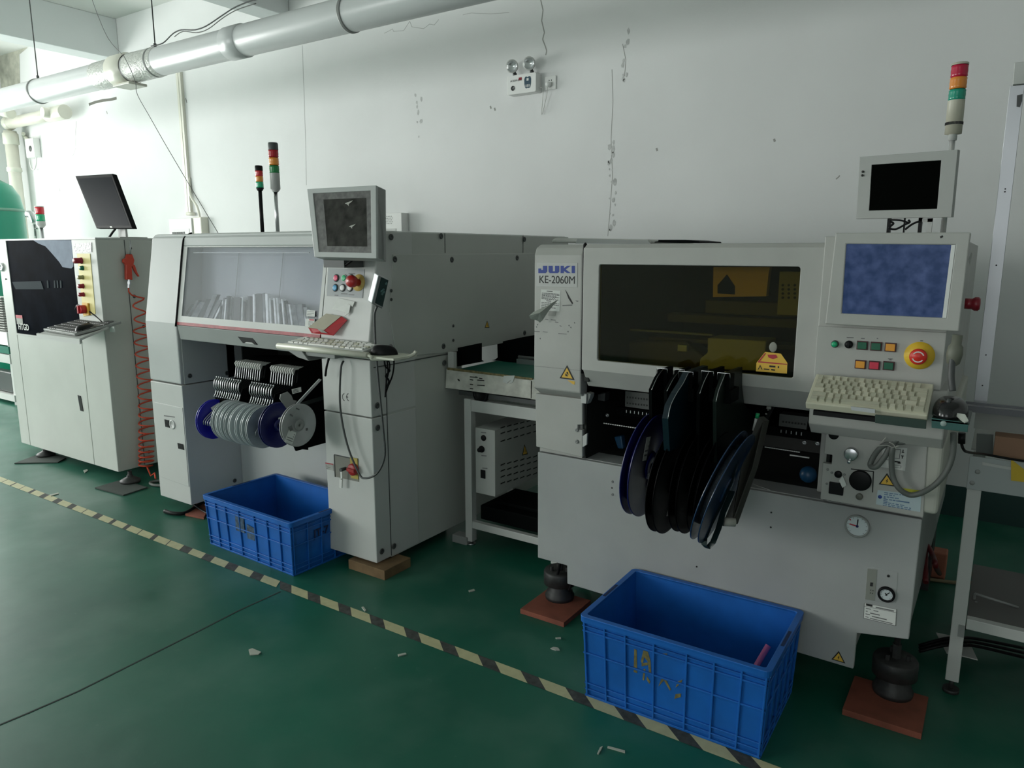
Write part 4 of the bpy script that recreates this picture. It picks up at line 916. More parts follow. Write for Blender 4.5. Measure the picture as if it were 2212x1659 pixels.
# ---- feeders of the middle machine
def reel(name, label, c, R_, W_, mt, tilt=(0, 0), hubm=None, tapem=None, hub=.3, lab=None, group=None, both=True):
    root = thing(name, label, 'reel', tuple(c), group)
    ax = Vector((1, tilt[0], tilt[1])).normalized(); c = Vector(c)
    for s_ in (-1, 1):
        m = MB(); o_ = c + ax * (s_ * W_ / 2)
        m.lathe([(R_ * .07, -.0008), (R_ * .07, .0008), (R_ * .97, .0008), (R_, .0016), (R_, -.0016), (R_ * .97, -.0008), (R_ * .07, -.0008)], o_, ax, 56); m.build('flange', mt, root)
    m = MB(); m.lathe([(R_ * hub, -W_ / 2 + .001), (R_ * .72, -W_ / 2 + .0015), (R_ * .72, W_ / 2 - .0015), (R_ * hub, W_ / 2 - .001)], c, ax, 40); m.build('tape_coil', tapem or DKG, root)
    m = MB(); m.lathe([(R_ * .07, W_ / 2 + .001), (R_ * .07, W_ / 2 + .004), (R_ * .26, W_ / 2 + .004), (R_ * .27, W_ / 2 + .001)], c, ax, 32); m.build('hub', hubm or mt, root)
    if lab:
        u = ax.cross(Vector((0, 0, 1))).normalized(); w_ = u.cross(ax) * -1
        for (a, b_, ww, hh, rot, mm2) in lab:
            ca, sa = math.cos(rot), math.sin(rot); U = u * ca + w_ * sa; V = -u * sa + w_ * ca
            o_ = c + ax * (W_ / 2 + .0016) + u * a * R_ + w_ * b_ * R_
            sheet(root, 'label', [o_ - U * ww / 2 + V * hh / 2, o_ + U * ww / 2 + V * hh / 2, o_ + U * ww / 2 - V * hh / 2, o_ - U * ww / 2 - V * hh / 2], mm2, scribble(4, .1, .9, .2, .75, .07, 5), th=.0006)
    return root
G1 = [-3.205 + i * .0172 for i in range(12)]; G2 = [-2.93 + i * .0172 for i in range(10)]
proto = None; n = 0
GF = 'tape feeders in the middle machine'
for grp, X_s in ((0, G1), (1, G2)):
    for i, x in enumerate(X_s):
        if proto is None:
            proto = thing('tape_feeder', 'x', 'feeder', (x, 2.2, .7), GF); w_ = .0055
            m = MB(); m.prism([(x - w_, y, z) for y, z in ((2.17, .765), (2.155, .72), (2.15, .675), (2.20, .665), (2.30, .70), (2.72, .73), (2.72, .85), (2.40, .885), (2.315, .865), (2.30, .80), (2.24, .775))], (2 * w_, 0, 0)); m.build('feeder_body', BLKM, proto)
            m = MB(); m.box(x - w_ * .85, x + w_ * .85, 2.285, 2.375, .862, .872); m.prism([(x - w_ * .8, 2.285, .872), (x - w_ * .8, 2.275, .862), (x - w_ * .8, 2.283, .838), (x - w_ * .8, 2.295, .862)], (w_ * 1.6, 0, 0)); m.build('handle', mat('pale_lever', (.62, .63, .60), .3), proto, bevel=.001)
            m = MB(); m.tube([(x, 2.282, .842), (x, 2.276, .81), (x, 2.272, .785), (x, 2.28, .772)], .0022, 6); m.build('lever_wire', STEEL, proto)
            m = MB(); m.tube([(x, 2.168, .802), (x, 2.155, .79), (x, 2.150, .76), (x, 2.160, .74), (x, 2.150, .715)], .003, 6); m.ball((x, 2.168, .806), .0045, 8, 6); m.ball((x, 2.148, .712), .0042, 8, 6); m.build('latch_hook', STEEL, proto)
            m = MB(); m.tube([(x, 2.16, .675), (x, 2.12, .655), (x, 2.06, .615), (x, 2.055, .59)], .0026, 6); m.build('tape_guide', STEEL, proto)
            r_ = proto
        else: r_ = dup(proto, (x, 2.2, .7))
        n += 1
        side = 'left' if grp == 0 else 'right'
        r_['label'] = 'slim black tape feeder, %s from left in the %s block of middle machine' % (['first', 'second', 'third', 'fourth', 'fifth', 'sixth', 'seventh', 'eighth', 'ninth', 'tenth', 'eleventh', 'twelfth'][i], side)
m = MB(); m.box(CX1 + .02, CX2 - .01, 2.50, 2.78, .60, .70); m.build('feeder_bank', DK, MM)
m = MB()
m.tube([(-3.0 + .003 * math.sin(k * 1.3) + k * .0, 2.40, .95) for k in range(1)] + [(-2.95 + k * .0045, 2.40 + .01 * math.sin(k * 1.57), .945 + .012 * math.cos(k * 1.57)) for k in range(70)], .002, 5, 2); m.build('spiral_cable', DKG, MM)
# reels
LB = [PAPER, INKG]
reel('component_reel', 'royal blue component reel, leftmost on the middle machine', at(463, 905, Y=2.12), .098, .012, RBLUE, lab=[(-.1, -.55, .05, .035, .35, LB)])
xs = [482, 491, 500, 509, 519, 533, 545, 556]
nm = ['next to the royal blue one', 'second after the royal blue one', 'third after the royal blue one', 'fourth after the royal blue one', 'fifth after the royal blue one', 'third before the navy one', 'second before the navy one', 'just before the navy one']
for i, x in enumerate(xs):
    c = at(x + 14, 907 + i * 2.2, Y=2.115 - .001 * i); reel('component_reel', 'translucent pale reel on the middle machine, ' + nm[i], c, .098, .011, [COIL, mat('milky_reel', (.50, .56, .57), .25, noise=.1, nscale=20), mat('white_reel', (.60, .65, .66), .25)][(i * 2 + (i > 5)) % 3], tapem=[GRY, LGR, DKG][i % 3], group='pale reels on the middle machine')
reel('component_reel', 'navy blue component reel with white label beside the rightmost white reel', at(601, 918, Y=2.10), .103, .013, NAVY, lab=[(-.18, .0, .035, .075, .15, LB)])
reel('component_reel', 'white component reel with printed disc face, rightmost on the middle machine', at(644, 918, Y=2.08), .094, .013, mat('white_reel_face', (.42, .43, .43), .3, noise=.08, nscale=20), hubm=GRY, lab=[(.55, .45, .045, .055, -.5, LB), (-.42, .28, .012, .012, 0, [INKG, INKG]), (.5, .05, .018, .022, .3, [INKG, INKG]), (.05, -.78, .02, .006, -.5, [INKG, INKG]), (.42, -.55, .018, .006, -.7, [INKG, INKG])])
# tape guide arm and carrier tape by the right column
m = MB(); c0 = [(607, 852), (622, 846), (630, 854), (634, 864), (642, 866), (632, 880), (622, 886), (612, 872), (605, 862)]
m.prism(pq(c0, X=-2.66), (-.006, 0, 0)); tag(m.build('guide_plate', GRY, bevel=.002), 'grey rounded guide plate above the rightmost white reel', 'plate')
m = MB(); a, b_ = at(632, 886, X=-2.62), at(693, 820, X=-2.56); d_ = Vector((.006, 0, 0)); m.prism([a, a + Vector((0, -.012, .006)), b_ + Vector((0, -.012, .006)), b_], d_)
tag(m.build('carrier_tape', ALU), 'straight pale carrier tape rising from rightmost white reel', 'tape')
sheet(MM, 'barcode_label', pq([(630, 841), (650, 836), (651, 846), (632, 851)], X=-2.60), [PAPER, INK], scribble(3, .1, .7, .2, .7, .12, 8))
m = MB(); m.prism(pq([(640, 968), (666, 957), (666, 972), (645, 970)], X=-2.66), (-.01, 0, 0)); m.prism([(-2.68, 2.16, .60), (-2.68, 2.2, .5), (-2.68, 2.5, .5), (-2.68, 2.5, .72), (-2.68, 2.2, .70)], (-.008, 0, 0)); m.build('reel_bracket', BLKM, MM)
# wooden board and cables under the middle machine
P = [at(x, y, Z=.045) for x, y in ((744, 1212), (826, 1232), (879, 1202), (800, 1180))]
m = MB(); m.box(P[0].x, P[1].x + .012, P[1].y, P[2].y, .0, .045); o = m.build('wooden_board', WOOD, bevel=.002); tag(o, 'light wooden board under the right column of the middle machine', 'board')
m = MB(); m.box(CX0 + .04, CX0 + .2, 2.35, 2.8, .0, .05); m.build('levelling_foot', CAST, MM); m = MB(); m.box(CX3 - .25, CX3 - .1, 2.7, 2.83, .0, .05); m.build('levelling_foot', CAST, MM)
m = MB(); m.tube([at(356, 1104, Z=.012), at(375, 1109, Z=.012), at(400, 1108, Z=.012), at(425, 1094, Z=.012), at(440, 1082, Z=.02)], .011, 8); m.tube([at(418, 1088, Z=.03), at(432, 1100, Z=.012), at(450, 1110, Z=.012)], .008, 8)
tag(m.build('floor_cable', BLK), 'black cables on the floor between middle machine and left crate', 'cable')
m = MB(); P = [at(x, y, Z=.012) for x, y in ((400, 1110), (440, 1118), (455, 1090), (425, 1085))]; m.prism(P, (0, 0, -.011)); tag(m.build('fibre_board', BRICK), 'small reddish board on floor behind the left blue crate', 'board')
m = MB(); c = at(335, 1052, Z=0); m.lathe([(.03, 0), (.05, .01), (.05, .03), (.03, .05)], (c.x - .02, c.y + .1, 0), (0, 0, 1), 20); m.tube([(c.x - .06, c.y + .08, .01), (c.x - .08, c.y + .02, .01), (c.x - .02, c.y - .0, .01), (c.x + .05, c.y + .03, .01)], .009, 8); tag(m.build('hose_fitting', CABG), 'grey hose end lying on floor between left and middle machines', 'hose')
# ================================================================ CONVEYOR between the machines
CY = 2.71
root = thing('link_conveyor', 'white conveyor table with green belt between middle and right machines', 'conveyor', (-1.85, CY + .25, 0))
f = lambda x, y: at(x, y, Y=CY)
za, zb = .853, .762
m = MB(); m.prism(pq([(964, 797), (1150, 822), (1149, 862), (962, 838)], Y=CY), (0, .02, 0)); m.box(-1.712, -1.46, CY, CY + .02, zb + .008, za + .007); m.build('front_rail', mat('worn_white_rail', (.62, .62, .56), .6, noise=.3, nscale=18), root, bevel=.002, label='worn white front rail')
m = MB(); m.prism(pq([(966, 794), (1150, 817), (1150, 821), (966, 799)], Y=CY - .001), (0, .006, 0)); m.build('glue_edge', mat('brown_glue', (.22, .18, .08), .7, noise=.5, nscale=60), root)
m = MB(); m.box(-2.19, -1.46, CY + .02, CY + .42, za - .02, za - .002); m.build('green_belt', BELT, root)
m = MB(); m.box(-2.05, -1.46, CY + .40, CY + .44, za - .02, za + .022); m.cyl((-2.05, CY + .42, za + .03), (-1.46, CY + .42, za + .03), .008, n=10); m.build('rear_rail', ALU, root)
m = MB(); m.box(-2.13, -1.46, CY + .02, CY + .40, zb - .02, zb); m.build('base_plate', DKG, root)
m = MB(); m.box(-2.083, -1.46, CY + .005, CY + .04, .672, .728); m.build('cross_beam', LGR, root, bevel=.003)
m = MB(); m.box(-2.085, -2.045, CY, CY + .04, .02, .732); m.build('leg', LGR, root, bevel=.003)
m = MB(); m.box(-2.085, -2.045, CY + .36, CY + .40, .02, .732); m.build('leg', LGR, root, bevel=.003)
for x in (-1.60,):
    m = MB(); m.box(x, x + .04, CY, CY + .04, .02, .732); m.build('leg', LGR, root, bevel=.003)
    m = MB(); m.box(x, x + .04, CY + .36, CY + .40, .02, .732); m.build('leg', LGR, root, bevel=.003)
m = MB(); m.box(-2.07, -1.60, CY + .005, CY + .035, .09, .125); m.build('lower_bar', LGR, root, bevel=.002)
m = MB(); m.box(-2.07, -1.60, CY + .365, CY + .395, .09, .125); m.build('lower_bar', LGR, root, bevel=.002)
for x in (-2.075, -1.59):
    for y in (CY + .02, CY + .38):
        m = MB(); m.cyl((x + .01, y, 0), (x + .01, y, .008), .022); m.cyl((x + .01, y, .008), (x + .01, y, .03), .007); m.build('levelling_foot', STEEL, root)
m = MB(); m.lathe([(0, 0), (.042, 0), (.042, .02), (.03, .022), (.03, .018), (0, .018)], f(1034, 852) + Vector((0, .03, 0)), (0, -1, 0), 28); m.build('hand_wheel', BLK, root)
m = MB(); m.prism(pq([(1027, 813), (1032, 814), (1032, 816), (1027, 815)], Y=CY - .001), (0, -.0005, 0))
for x0_, x1_, y in ((1015, 1022, 819), (1015, 1022, 829), (1015, 1022, 838), (1031, 1046, 820), (1031, 1047, 831), (1015, 1030, 813), (1035, 1042, 816)):
    m.prism(pq([(x0_, y), (x1_, y + 1), (x1_, y + 3), (x0_, y + 2)], Y=CY - .001), (0, -.0005, 0))
m.prism(pq([(988, 818), (992, 819), (994, 824), (989, 822)], Y=CY - .001), (0, -.0005, 0)); m.build('printed_text', INK, root)
m = MB(); m.prism(pq([(1088, 812), (1112, 811), (1108, 825), (1101, 829), (1103, 821), (1095, 828), (1086, 825)], Y=CY - .003), (0, .002, 0)); m.build('torn_film', mat('torn_film', (.55, .58, .56), .3), root)
m = MB(); m.box(-2.185, -2.15, CY + .01, CY + .03, .853, .945); m.build('sensor_plate', LGR, root)
m = MB(); m.prism(pq([(985, 752), (1033, 742), (1033, 779), (1038, 782), (985, 792)], Y=CY + .10), (0, .03, 0)); m.build('sensor_block', BLKM, root)
m = MB(); m.prism(pq([(1068, 778), (1075, 772), (1074, 740), (1130, 728), (1131, 786), (1062, 778)], Y=3.20), (0, .3, 0)); m.build('rear_housing', BLKM, root)
m = MB(); m.box(-1.62, -1.46, 3.3, 3.34, .80, 1.05); m.build('rear_plate', CHIN, root)
# control box hanging under the conveyor
bx0 = -2.045; bxr = -1.945
r2 = thing('control_box', 'grey vented power control box hanging under the conveyor', 'control box', (-2.0, CY + .3, .28))
YB0 = CY + .005
F = pq([(1027, 921), (1069, 927), (1067, 1066), (1025, 1055)], Y=YB0 - .03)
xw = F[1].x; m = MB(); m.box(F[0].x, xw, YB0 - .03, CY + .52, .29, .607); m.cur = 1
def sd(x, y): return at(x, y, X=xw)
for y0_ in ((923, 905), (935, 916), (952, 931), (1003, 985), (1016, 996), (1029, 1010), (1043, 1022)):
    for k in range(6):
        a = at(1086 + k * 14, y0_[0] - k * (y0_[0] - y0_[1]) / 5.2, X=xw); m.box(xw - .001, xw + .0012, a.y - .018, a.y + .018, a.z - .0025, a.z + .0025)
m.build('housing', [mat('control_box_grey', (.42, .43, .41), .45, noise=.05), INK], r2)
warn(r2, ((1133, 960), (1128, 984), (1140, 981)), 'bolt', X=xw + .001)
yb = YB0 - .03
for (x, y, kind) in ((1045, 946, 0), (1041, 970, 1), (1044, 1024, 2)):
    c = at(x, y, Y=yb); m = MB()
    if kind == 0: m.lathe([(.014, 0), (.014, .004), (.009, .006), (0, .006)], c, (0, -1, 0), 18); m.build('fuse_holder', BLK, r2)
    elif kind == 1: m.lathe([(.016, 0), (.016, .006), (.011, .008), (.010, .025), (0, .025)], c, (0, -1, 0), 18); m.build('knob', BLK, r2)
    else: m.box(c.x - .013, c.x + .013, c.y - .005, c.y, c.z - .02, c.z + .02); m.build('rocker_switch', BLK, r2, bevel=.001)
m = MB()
for x, y in ((1039, 933), (1040, 983), (1042, 1010)): m.prism(pq([(x, y), (x + 11, y + 1), (x + 11, y + 3), (x, y + 2)], Y=yb), (0, -.0006, 0))
m.build('tiny_text', INKG, r2)
m = MB(); m.box(-2.03, -1.62, CY + .05, CY + .36, .127, .20); m.box(-1.98, -1.66, CY + .1, CY + .3, .20, .22); tag(m.build('plastic_tray', BLKM, bevel=.006), 'black plastic tray on lower bars of conveyor between the machines', 'tray')
c = at(990, 1166, Z=.02); m = MB(); m.box(c.x - .04, c.x + .05, c.y, c.y + .06, 0, .04); tag(m.build('metal_block', GRY, bevel=.004), 'small grey block on the floor left of the conveyor leg', 'block')
# ================================================================ RIGHT CHIP MOUNTER
root = thing('chip_mounter', 'off-white chip mounter with amber smoked window and blue JUKI lettering'.replace('JUKI ', 'maker '), 'machine', (-.8, 3.0, 0)); JM = root
JY = 2.35
def jp(x0, x1, P, name, mt, bevel=.004, parent=None, label=None, seg=2):
    m = MB(); m.prism([(x0, y, z) for y, z in P], (x1 - x0, 0, 0)); return m.build(name, mt, parent or JM, bevel=bevel, label=label, seg=seg)
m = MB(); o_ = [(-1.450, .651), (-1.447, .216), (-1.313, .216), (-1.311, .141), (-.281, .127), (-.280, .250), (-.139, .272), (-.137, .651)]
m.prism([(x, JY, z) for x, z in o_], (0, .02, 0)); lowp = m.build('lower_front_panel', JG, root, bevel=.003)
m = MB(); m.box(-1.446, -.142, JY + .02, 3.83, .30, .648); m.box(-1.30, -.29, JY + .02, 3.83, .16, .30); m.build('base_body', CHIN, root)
m = MB(); m.box(-1.452, -.137, JY + .02, JY + .12, .648, .653); m.build('ledge', JG, root)
# left column
jp(-1.445, -1.245, [(2.31, .912), (2.31, 1.405), (2.322, 1.430), (2.35, 1.442), (3.8, 1.442), (3.8, .88), (2.36, .880)], 'left_column', JW, .005)
m = MB(); m.prism(pq([(1158, 965), (1156, 850), (1258, 862), (1258, 918), (1248, 918), (1248, 928), (1258, 929), (1258, 988)], Y=2.338), (0, .02, 0)); m.build('left_lower_cover', JW, root, bevel=.003)
m = MB(); m.box(-1.445, -1.26, 2.358, 3.8, .656, .88); m.build('left_lower_body', JW, root)
# logo plate
yl = 2.3098
m = MB(); m.prism(pq([(1160, 566), (1248, 568), (1247, 621), (1158, 619)], Y=yl), (0, -.0012, 0)); lg = m.build('name_plate', mat('plate_grey_white', (.48, .485, .47), .4), root, bevel=.0005)
yl -= .0014
def blk(m, px0, px1, y0, y1, slant=0):
    m.prism(pq([(px0, y0), (px1, y0), (px1, y1), (px0, y1)], Y=yl), (0, -.0006, 0))
m = MB()
# maker lettering: J U K I in heavy square strokes
T0, B0 = 574, 590
def L(pts): m.prism(pq(pts, Y=yl), (0, -.0006, 0))
L([(1173, T0), (1182, T0), (1182, 583), (1173, 583)]); L([(1163, 583), (1182, 583), (1182, 586), (1179, B0), (1163, B0)]); L([(1163, 580), (1169, 580), (1169, 583), (1163, 583)])
L([(1185, T0), (1194, T0), (1194, B0), (1188, B0), (1185, 587)]); L([(1194, 586), (1199, 586), (1199, B0), (1194, B0)]); L([(1199, T0), (1208, T0), (1208, 587), (1205, B0), (1199, B0)])
L([(1211, T0), (1218, T0), (1218, B0), (1211, B0)]); L([(1218, 580), (1225, T0), (1233, T0), (1222, 582), (1233, B0), (1225, B0), (1218, 585)])
L([(1235, T0), (1242, T0), (1242, B0), (1235, B0)])
m.build('maker_logo', BLUEINK, lg)
a = at(1164, 611, Y=yl); b_ = at(1240, 613, Y=yl); tt = text('KE-2060M', 'model_text', lg, a, size=.0385, m=INK, bold=0, **XF)
wd = max(v.co.x for v in tt.data.vertices) - min(v.co.x for v in tt.data.vertices); sx_ = (b_.x - a.x) / wd; ox = a.x - JM.location.x
for v in tt.data.vertices: v.co.x = ox + (v.co.x - ox) * sx_
# papers on the left column
yp = 2.3098
sheet(root, 'paper_notice', pq([(1169, 625), (1211, 628), (1209, 673), (1167, 669)], Y=yp), [PAPER, INK], [(.3, .6, .05, .03, 1)] + scribble(6, .05, .95, .16, .44, .028, 9) + [(.3, .55, .52, .03, 1)] + scribble(5, .05, .95, .62, .92, .028, 10))
m = MB(); m.prism(pq([(1221, 626), (1225, 632), (1238, 655), (1236, 657), (1228, 645)], Y=yp), (0, -.0008, 0)); m.build('scratch', INK, root)
m = MB()
for q in ([(1215, 659), (1236, 658), (1236, 660), (1215, 661)], [(1243, 649), (1250, 650), (1247, 652)]): m.prism(pq(q, Y=yp), (0, -.0006, 0))
for x0_, x1_, y in ((1155, 1166, 715), (1173, 1183, 716), (1206, 1224, 720), (1177, 1184, 689), (1190, 1200, 690), (1199, 1206, 695), (1209, 1213, 703)):
    m.prism(pq([(x0_, y), (x1_, y + 1), (x1_, y + 2.2), (x0_, y + 1.2)], Y=yp), (0, -.0006, 0))
for x, y in ((1158, 705), (1160, 700), (1226, 715), (1228, 702), (1232, 706), (1240, 696), (1166, 730), (1181, 642)):
    m.prism(pq([(x, y), (x + 2, y), (x + 2, y + 3), (x, y + 2)], Y=yp), (0, -.0006, 0))
m.build('glue_marks', INKG, root)
m = MB(); m.prism(pq([(1186, 672), (1202, 671), (1199, 683), (1184, 682)], Y=yp), (0, -.0006, 0)); m.build('faded_stamp', mat('faded_stamp', (.34, .34, .32), .7), root)
P = [at(x, y, Y=Y_) for x, y, Y_ in ((1206, 647, 2.305), (1196, 652, 2.29), (1180, 661, 2.275), (1152, 674, 2.25), (1143, 682, 2.24), (1146, 689, 2.25), (1160, 692, 2.27), (1166, 697, 2.28), (1172, 692, 2.28), (1185, 672, 2.29), (1195, 660, 2.295))]
m = MB(); c = sum(P, Vector()) / len(P) + Vector((0, -.02, 0)); m.add(P + [c, c + Vector((0, .004, 0))], [(i, (i + 1) % len(P), len(P)) for i in range(len(P))] + [((i + 1) % len(P), i, len(P) + 1) for i in range(len(P))]); m.build('peeled_sticker', mat('peeled_film_grey', (.38, .40, .36), .35, bump=.4, bscale=40), root)
warn(root, ((1225, 789), (1209, 817), (1241, 821)), 'hand', Y=2.3095)
m = MB(); m.prism(pq([(1226, 821), (1242, 824), (1241, 831), (1236, 829)], Y=2.3095), (0, -.0006, 0)); m.build('torn_sticker', STK, root)
jp(-1.446, -1.244, [(2.3085, .995), (2.3085, .9955), (2.3105, .9955), (2.3105, .995)], 'fold_line', INKG, 0)
for x, y in ((1230, 847), (1247, 850)): screw(root, at(x, y, Y=2.33), (0, -1, -.6), .003)
# hinge plates
m = MB(); m.prism(pq([(1254, 849), (1267, 851), (1266, 872), (1255, 871)], Y=2.335), (0, .01, 0)); m.prism(pq([(1267, 848), (1276, 851), (1274, 860), (1268, 873)], Y=2.35), (0, .03, 0)); m.build('hinge_bracket', LGR, root, bevel=.001)
m = MB(); m.prism(pq([(1257, 943), (1268, 936), (1267, 961), (1257, 967)], Y=2.34), (0, .01, 0)); m.build('hinge_bracket', LGR, root, bevel=.001)
for x, y, r in ((1246, 929, .006), (1246, 954, .006)): screw(root, at(x, y, Y=2.336), (0, -1, 0), r, GRY)
# hood
HZ0, HZ1 = 1.005, 1.443
HX_0, HX_1 = -1.221, -.438
yH = 2.27
inner = rrect(-1.160, -.505, 1.044, 1.374, .008, yH)
outer = rrect(HX_0, HX_1, HZ0, HZ1 - .012, .004, yH)
m = MB(); m.ring(outer, inner, (0, .025, 0)); hood = m.build('hood_front', JW, root, bevel=.003)
jp(HX_0, HX_1, [(yH, HZ1 - .03), (yH + .004, HZ1 - .014), (yH + .018, HZ1 - .003), (yH + .04, HZ1), (3.8, HZ1), (3.8, HZ1 - .02), (yH + .03, HZ1 - .03)], 'hood_top', JW, .004)
jp(HX_0 + .004, HX_1 - .002, [(yH, HZ0 + .003), (2.312, .942), (2.36, .94), (2.36, HZ0 + .003)], 'hood_chin', JW, .004)
m = MB(); m.prism([Vector((p.x, yH + .010, p.z)) for p in rrect(-1.161, -.504, 1.043, 1.375, .008, 0)], (0, .004, 0)); m.build('window_pane', AMBG, hood)
jp(HX_0, HX_0 + .02, [(yH + .02, .96), (yH + .02, 1.42), (3.2, 1.42), (3.2, .96)], 'hood_side', DK, .003)
jp(HX_1 - .02, HX_1, [(yH + .02, .96), (yH + .02, 1.42), (3.2, 1.42), (3.2, .96)], 'hood_side', DK, .003)
m = MB(); m.box(-1.245, -.45, 3.19, 3.2, .65, 1.42); m.build('inner_back_wall', DK, root); m = MB(); m.box(-1.245, -.12, 3.2, 3.8, .65, 1.42); m.build('rear_body', CHIN, root)
m = MB(); m.box(HX_0 + .02, HX_1 - .02, 2.36, 3.2, .955, .965); m.build('deck_plate', DK, root)
# inside the hood, seen through the amber pane
m = MB(); m.prism(pq([(1541, 577), (1663, 577), (1660, 592), (1655, 640), (1540, 642)], Y=2.40), (0, .03, 0)); ow = m.build('orange_cover', mat('orange_inner_cover', (1, .62, .12), .45), root)
m = MB(); m.prism(pq([(1570, 593), (1587, 618), (1587, 636), (1550, 634), (1550, 616)], Y=2.398), (0, .002, 0)); m.build('triangle_shadow', BLKM, ow)  # triangular shadow on the cover, drawn as a black plate
m = MB(); m.box(-.60, -.50, 2.42, 2.5, 1.22, 1.355); per = m.build('perforated_plate', mat('pale_perforated', (.42, .38, .20), .5), root)
m = MB()
for i in range(6):
    for j in range(4):
        c = at(1678 + i * 13, 616 + j * 9, Y=2.419); m.cyl(c, c + Vector((0, -.002, 0)), .004, n=8)
m.build('holes', INK, per)
m = MB(); m.prism(pq([(1528, 730), (1655, 737), (1650, 802), (1510, 797), (1512, 775), (1528, 762)], Y=2.36), (0, .12, 0)); m.build('yellow_block', mat('pale_yellow_block', (.62, .60, .46), .5), root, bevel=.004)
m = MB(); m.box(-1.0, -.52, 2.50, 2.56, 1.17, 1.20); m.box(-1.05, -.52, 2.45, 2.55, 1.105, 1.12); m.box(-.85, -.55, 2.46, 2.5, 1.21, 1.255); m.build('gantry_beam', mat('inner_metal', (.09, .08, .05), .5), root, bevel=.003)
m = MB(); m.prism(pq([(1358, 738), (1480, 736), (1520, 770), (1515, 800), (1355, 792)], Y=2.42), (0, .1, 0)); m.build('head_unit', mat('dim_metal', (.09, .08, .05), .5), root, bevel=.006)
m = MB(); c = at(1474, 752, Y=2.40); m.box(c.x - .016, c.x + .018, 2.395, 2.42, c.z - .012, c.z + .012); m.build('metal_cap', ALU, root, bevel=.002)
m = MB(); c = at(1671, 745, Y=2.34); m.box(-1.1, -.8, 2.40, 2.42, 1.14, 1.146); m.build('inner_rail', GRY, root)
# window warning sticker
yw = yH + .0095
P = pq([(1653, 760), (1687, 764), (1701, 784), (1700, 807), (1633, 802), (1634, 784)], Y=yw)
m = MB(); m.prism(P, (0, -.0008, 0)); m.cur = 1
for q in ([(1652, 763), (1655, 763), (1642, 780), (1638, 780)], [(1638, 780), (1700, 786), (1700, 788), (1637, 783)], [(1658, 766), (1676, 766), (1680, 772), (1670, 776), (1660, 772)]):
    m.prism(pq(q, Y=yw - .0009), (0, -.0006, 0))
m.cur = 2
for q in ([(1637, 798), (1642, 788), (1647, 798), (1645, 798), (1642, 791), (1639, 798)], [(1662, 789), (1675, 790), (1675, 794), (1662, 793)], [(1650, 796), (1662, 797), (1662, 799), (1650, 798)], [(1666, 797), (1674, 798), (1674, 801), (1666, 800)], [(1680, 791), (1683, 791), (1683, 795), (1680, 795)]):
    m.prism(pq(q, Y=yw - .0009), (0, -.0006, 0))
m.build('warning_sticker', [STK, REDINK, INK], hood)
m = MB(); m.ball(at(1670, 750, Y=yw), .012, 12, 8, (1, .15, 1.3)); m.build('smudge', mat('grey_smear', (.28, .28, .24), .5), hood)
# gap seals
m = MB(); m.tube([(-1.228, yH + .02, .99), (-1.228, yH + .02, 1.40), (-1.228, yH + .03, 1.435)], .006, 6); m.build('rubber_seal', BLK, root)
m = MB(); m.tube([(-.433, yH + .005, .96), (-.433, yH + .005, 1.41), (-.433, yH + .03, 1.44)], .0045, 6); m.build('rubber_seal', BLK, root)
# feeder bay
m = MB(); m.box(-1.245, -.41, 2.92, 2.95, .655, .96); m.box(-1.26, -1.245, 2.36, 2.95, .655, .96); m.box(-.41, -.40, 2.36, 2.95, .655, .96); m.box(-1.245, -.41, 2.45, 2.95, .60, .652); m.build('bay_lining', DK, root)
m = MB(); m.box(-1.2, -.42, 2.52, 2.9, .80, .83); m.build('feeder_table', BLKM, root)
m = MB(); m.prism(pq([(1351, 845), (1410, 851), (1409, 886), (1350, 878)], Y=2.5), (0, .05, 0)); cn = m.build('connector_bank', mat('connector_grey', (.10, .105, .10), .5), root)
m = MB()
for i in range(9):
    for dy in (858, 871): c = at(1355 + i * 6, dy + i * .7, Y=2.4985); m.box(c.x - .002, c.x + .002, c.y - .001, c.y, c.z - .003, c.z + .003)
m.build('holes', INK, cn)
m = MB(); m.prism(pq([(1684, 894), (1746, 901), (1742, 928), (1682, 920)], Y=2.5), (0, .05, 0)); cn = m.build('connector_bank', mat('connector_grey', (.10, .105, .10), .5), root)
m = MB()
for i in range(8): c = at(1692 + i * 6.6, 911 + i * .8, Y=2.4985); m.box(c.x - .003, c.x + .003, c.y - .001, c.y, c.z - .003, c.z + .003)
m.build('holes', INK, cn)
m = MB()
for i in range(6): 
    c = at(1353 + i * 8.7, 888 + i * 1.2, Y=2.48); m.box(c.x - .0012, c.x + .0012, c.y, c.y + .004, c.z - .006, c.z + .004)
for i in range(5): 
    c = at(1687 + i * 11, 931 + i * 1.5, Y=2.48); m.box(c.x - .0012, c.x + .0012, c.y, c.y + .004, c.z - .006, c.z + .004)
m.build('locating_pin', ALU, root)
m = MB()
for i in range(17): c = at(1305 + i * 4.8, 914.5 + i * .72, Y=2.42); m.box(c.x - .0035, c.x + .0025, c.y, c.y + .004, c.z - .0016, c.z + .0016)
for i in range(16): c = at(1654 + i * 4.8, 966 + i * .72, Y=2.42); m.box(c.x - .0035, c.x + .0025, c.y, c.y + .004, c.z - .0014, c.z + .0014)
a, b_ = at(1706, 983, Y=2.40), at(1748, 990, Y=2.40); m.box(a.x, b_.x, 2.40, 2.403, a.z - .002, a.z + .002)
m.build('dashed_scale', mat('white_scale_marks', (.7, .7, .68), .5), root)
m = MB(); m.prism(pq([(1326, 944), (1342, 942), (1346, 970), (1334, 969)], Y=2.5), (0, .03, 0)); m.build('blue_motor', mat('blue_motor', (.01, .07, .16), .4), root, bevel=.004)
m = MB(); c = at(1746, 1025, Y=2.5); m.ball(c, .028, 14, 8); m.build('blue_motor', mat('blue_motor', (.01, .07, .16), .4), root)
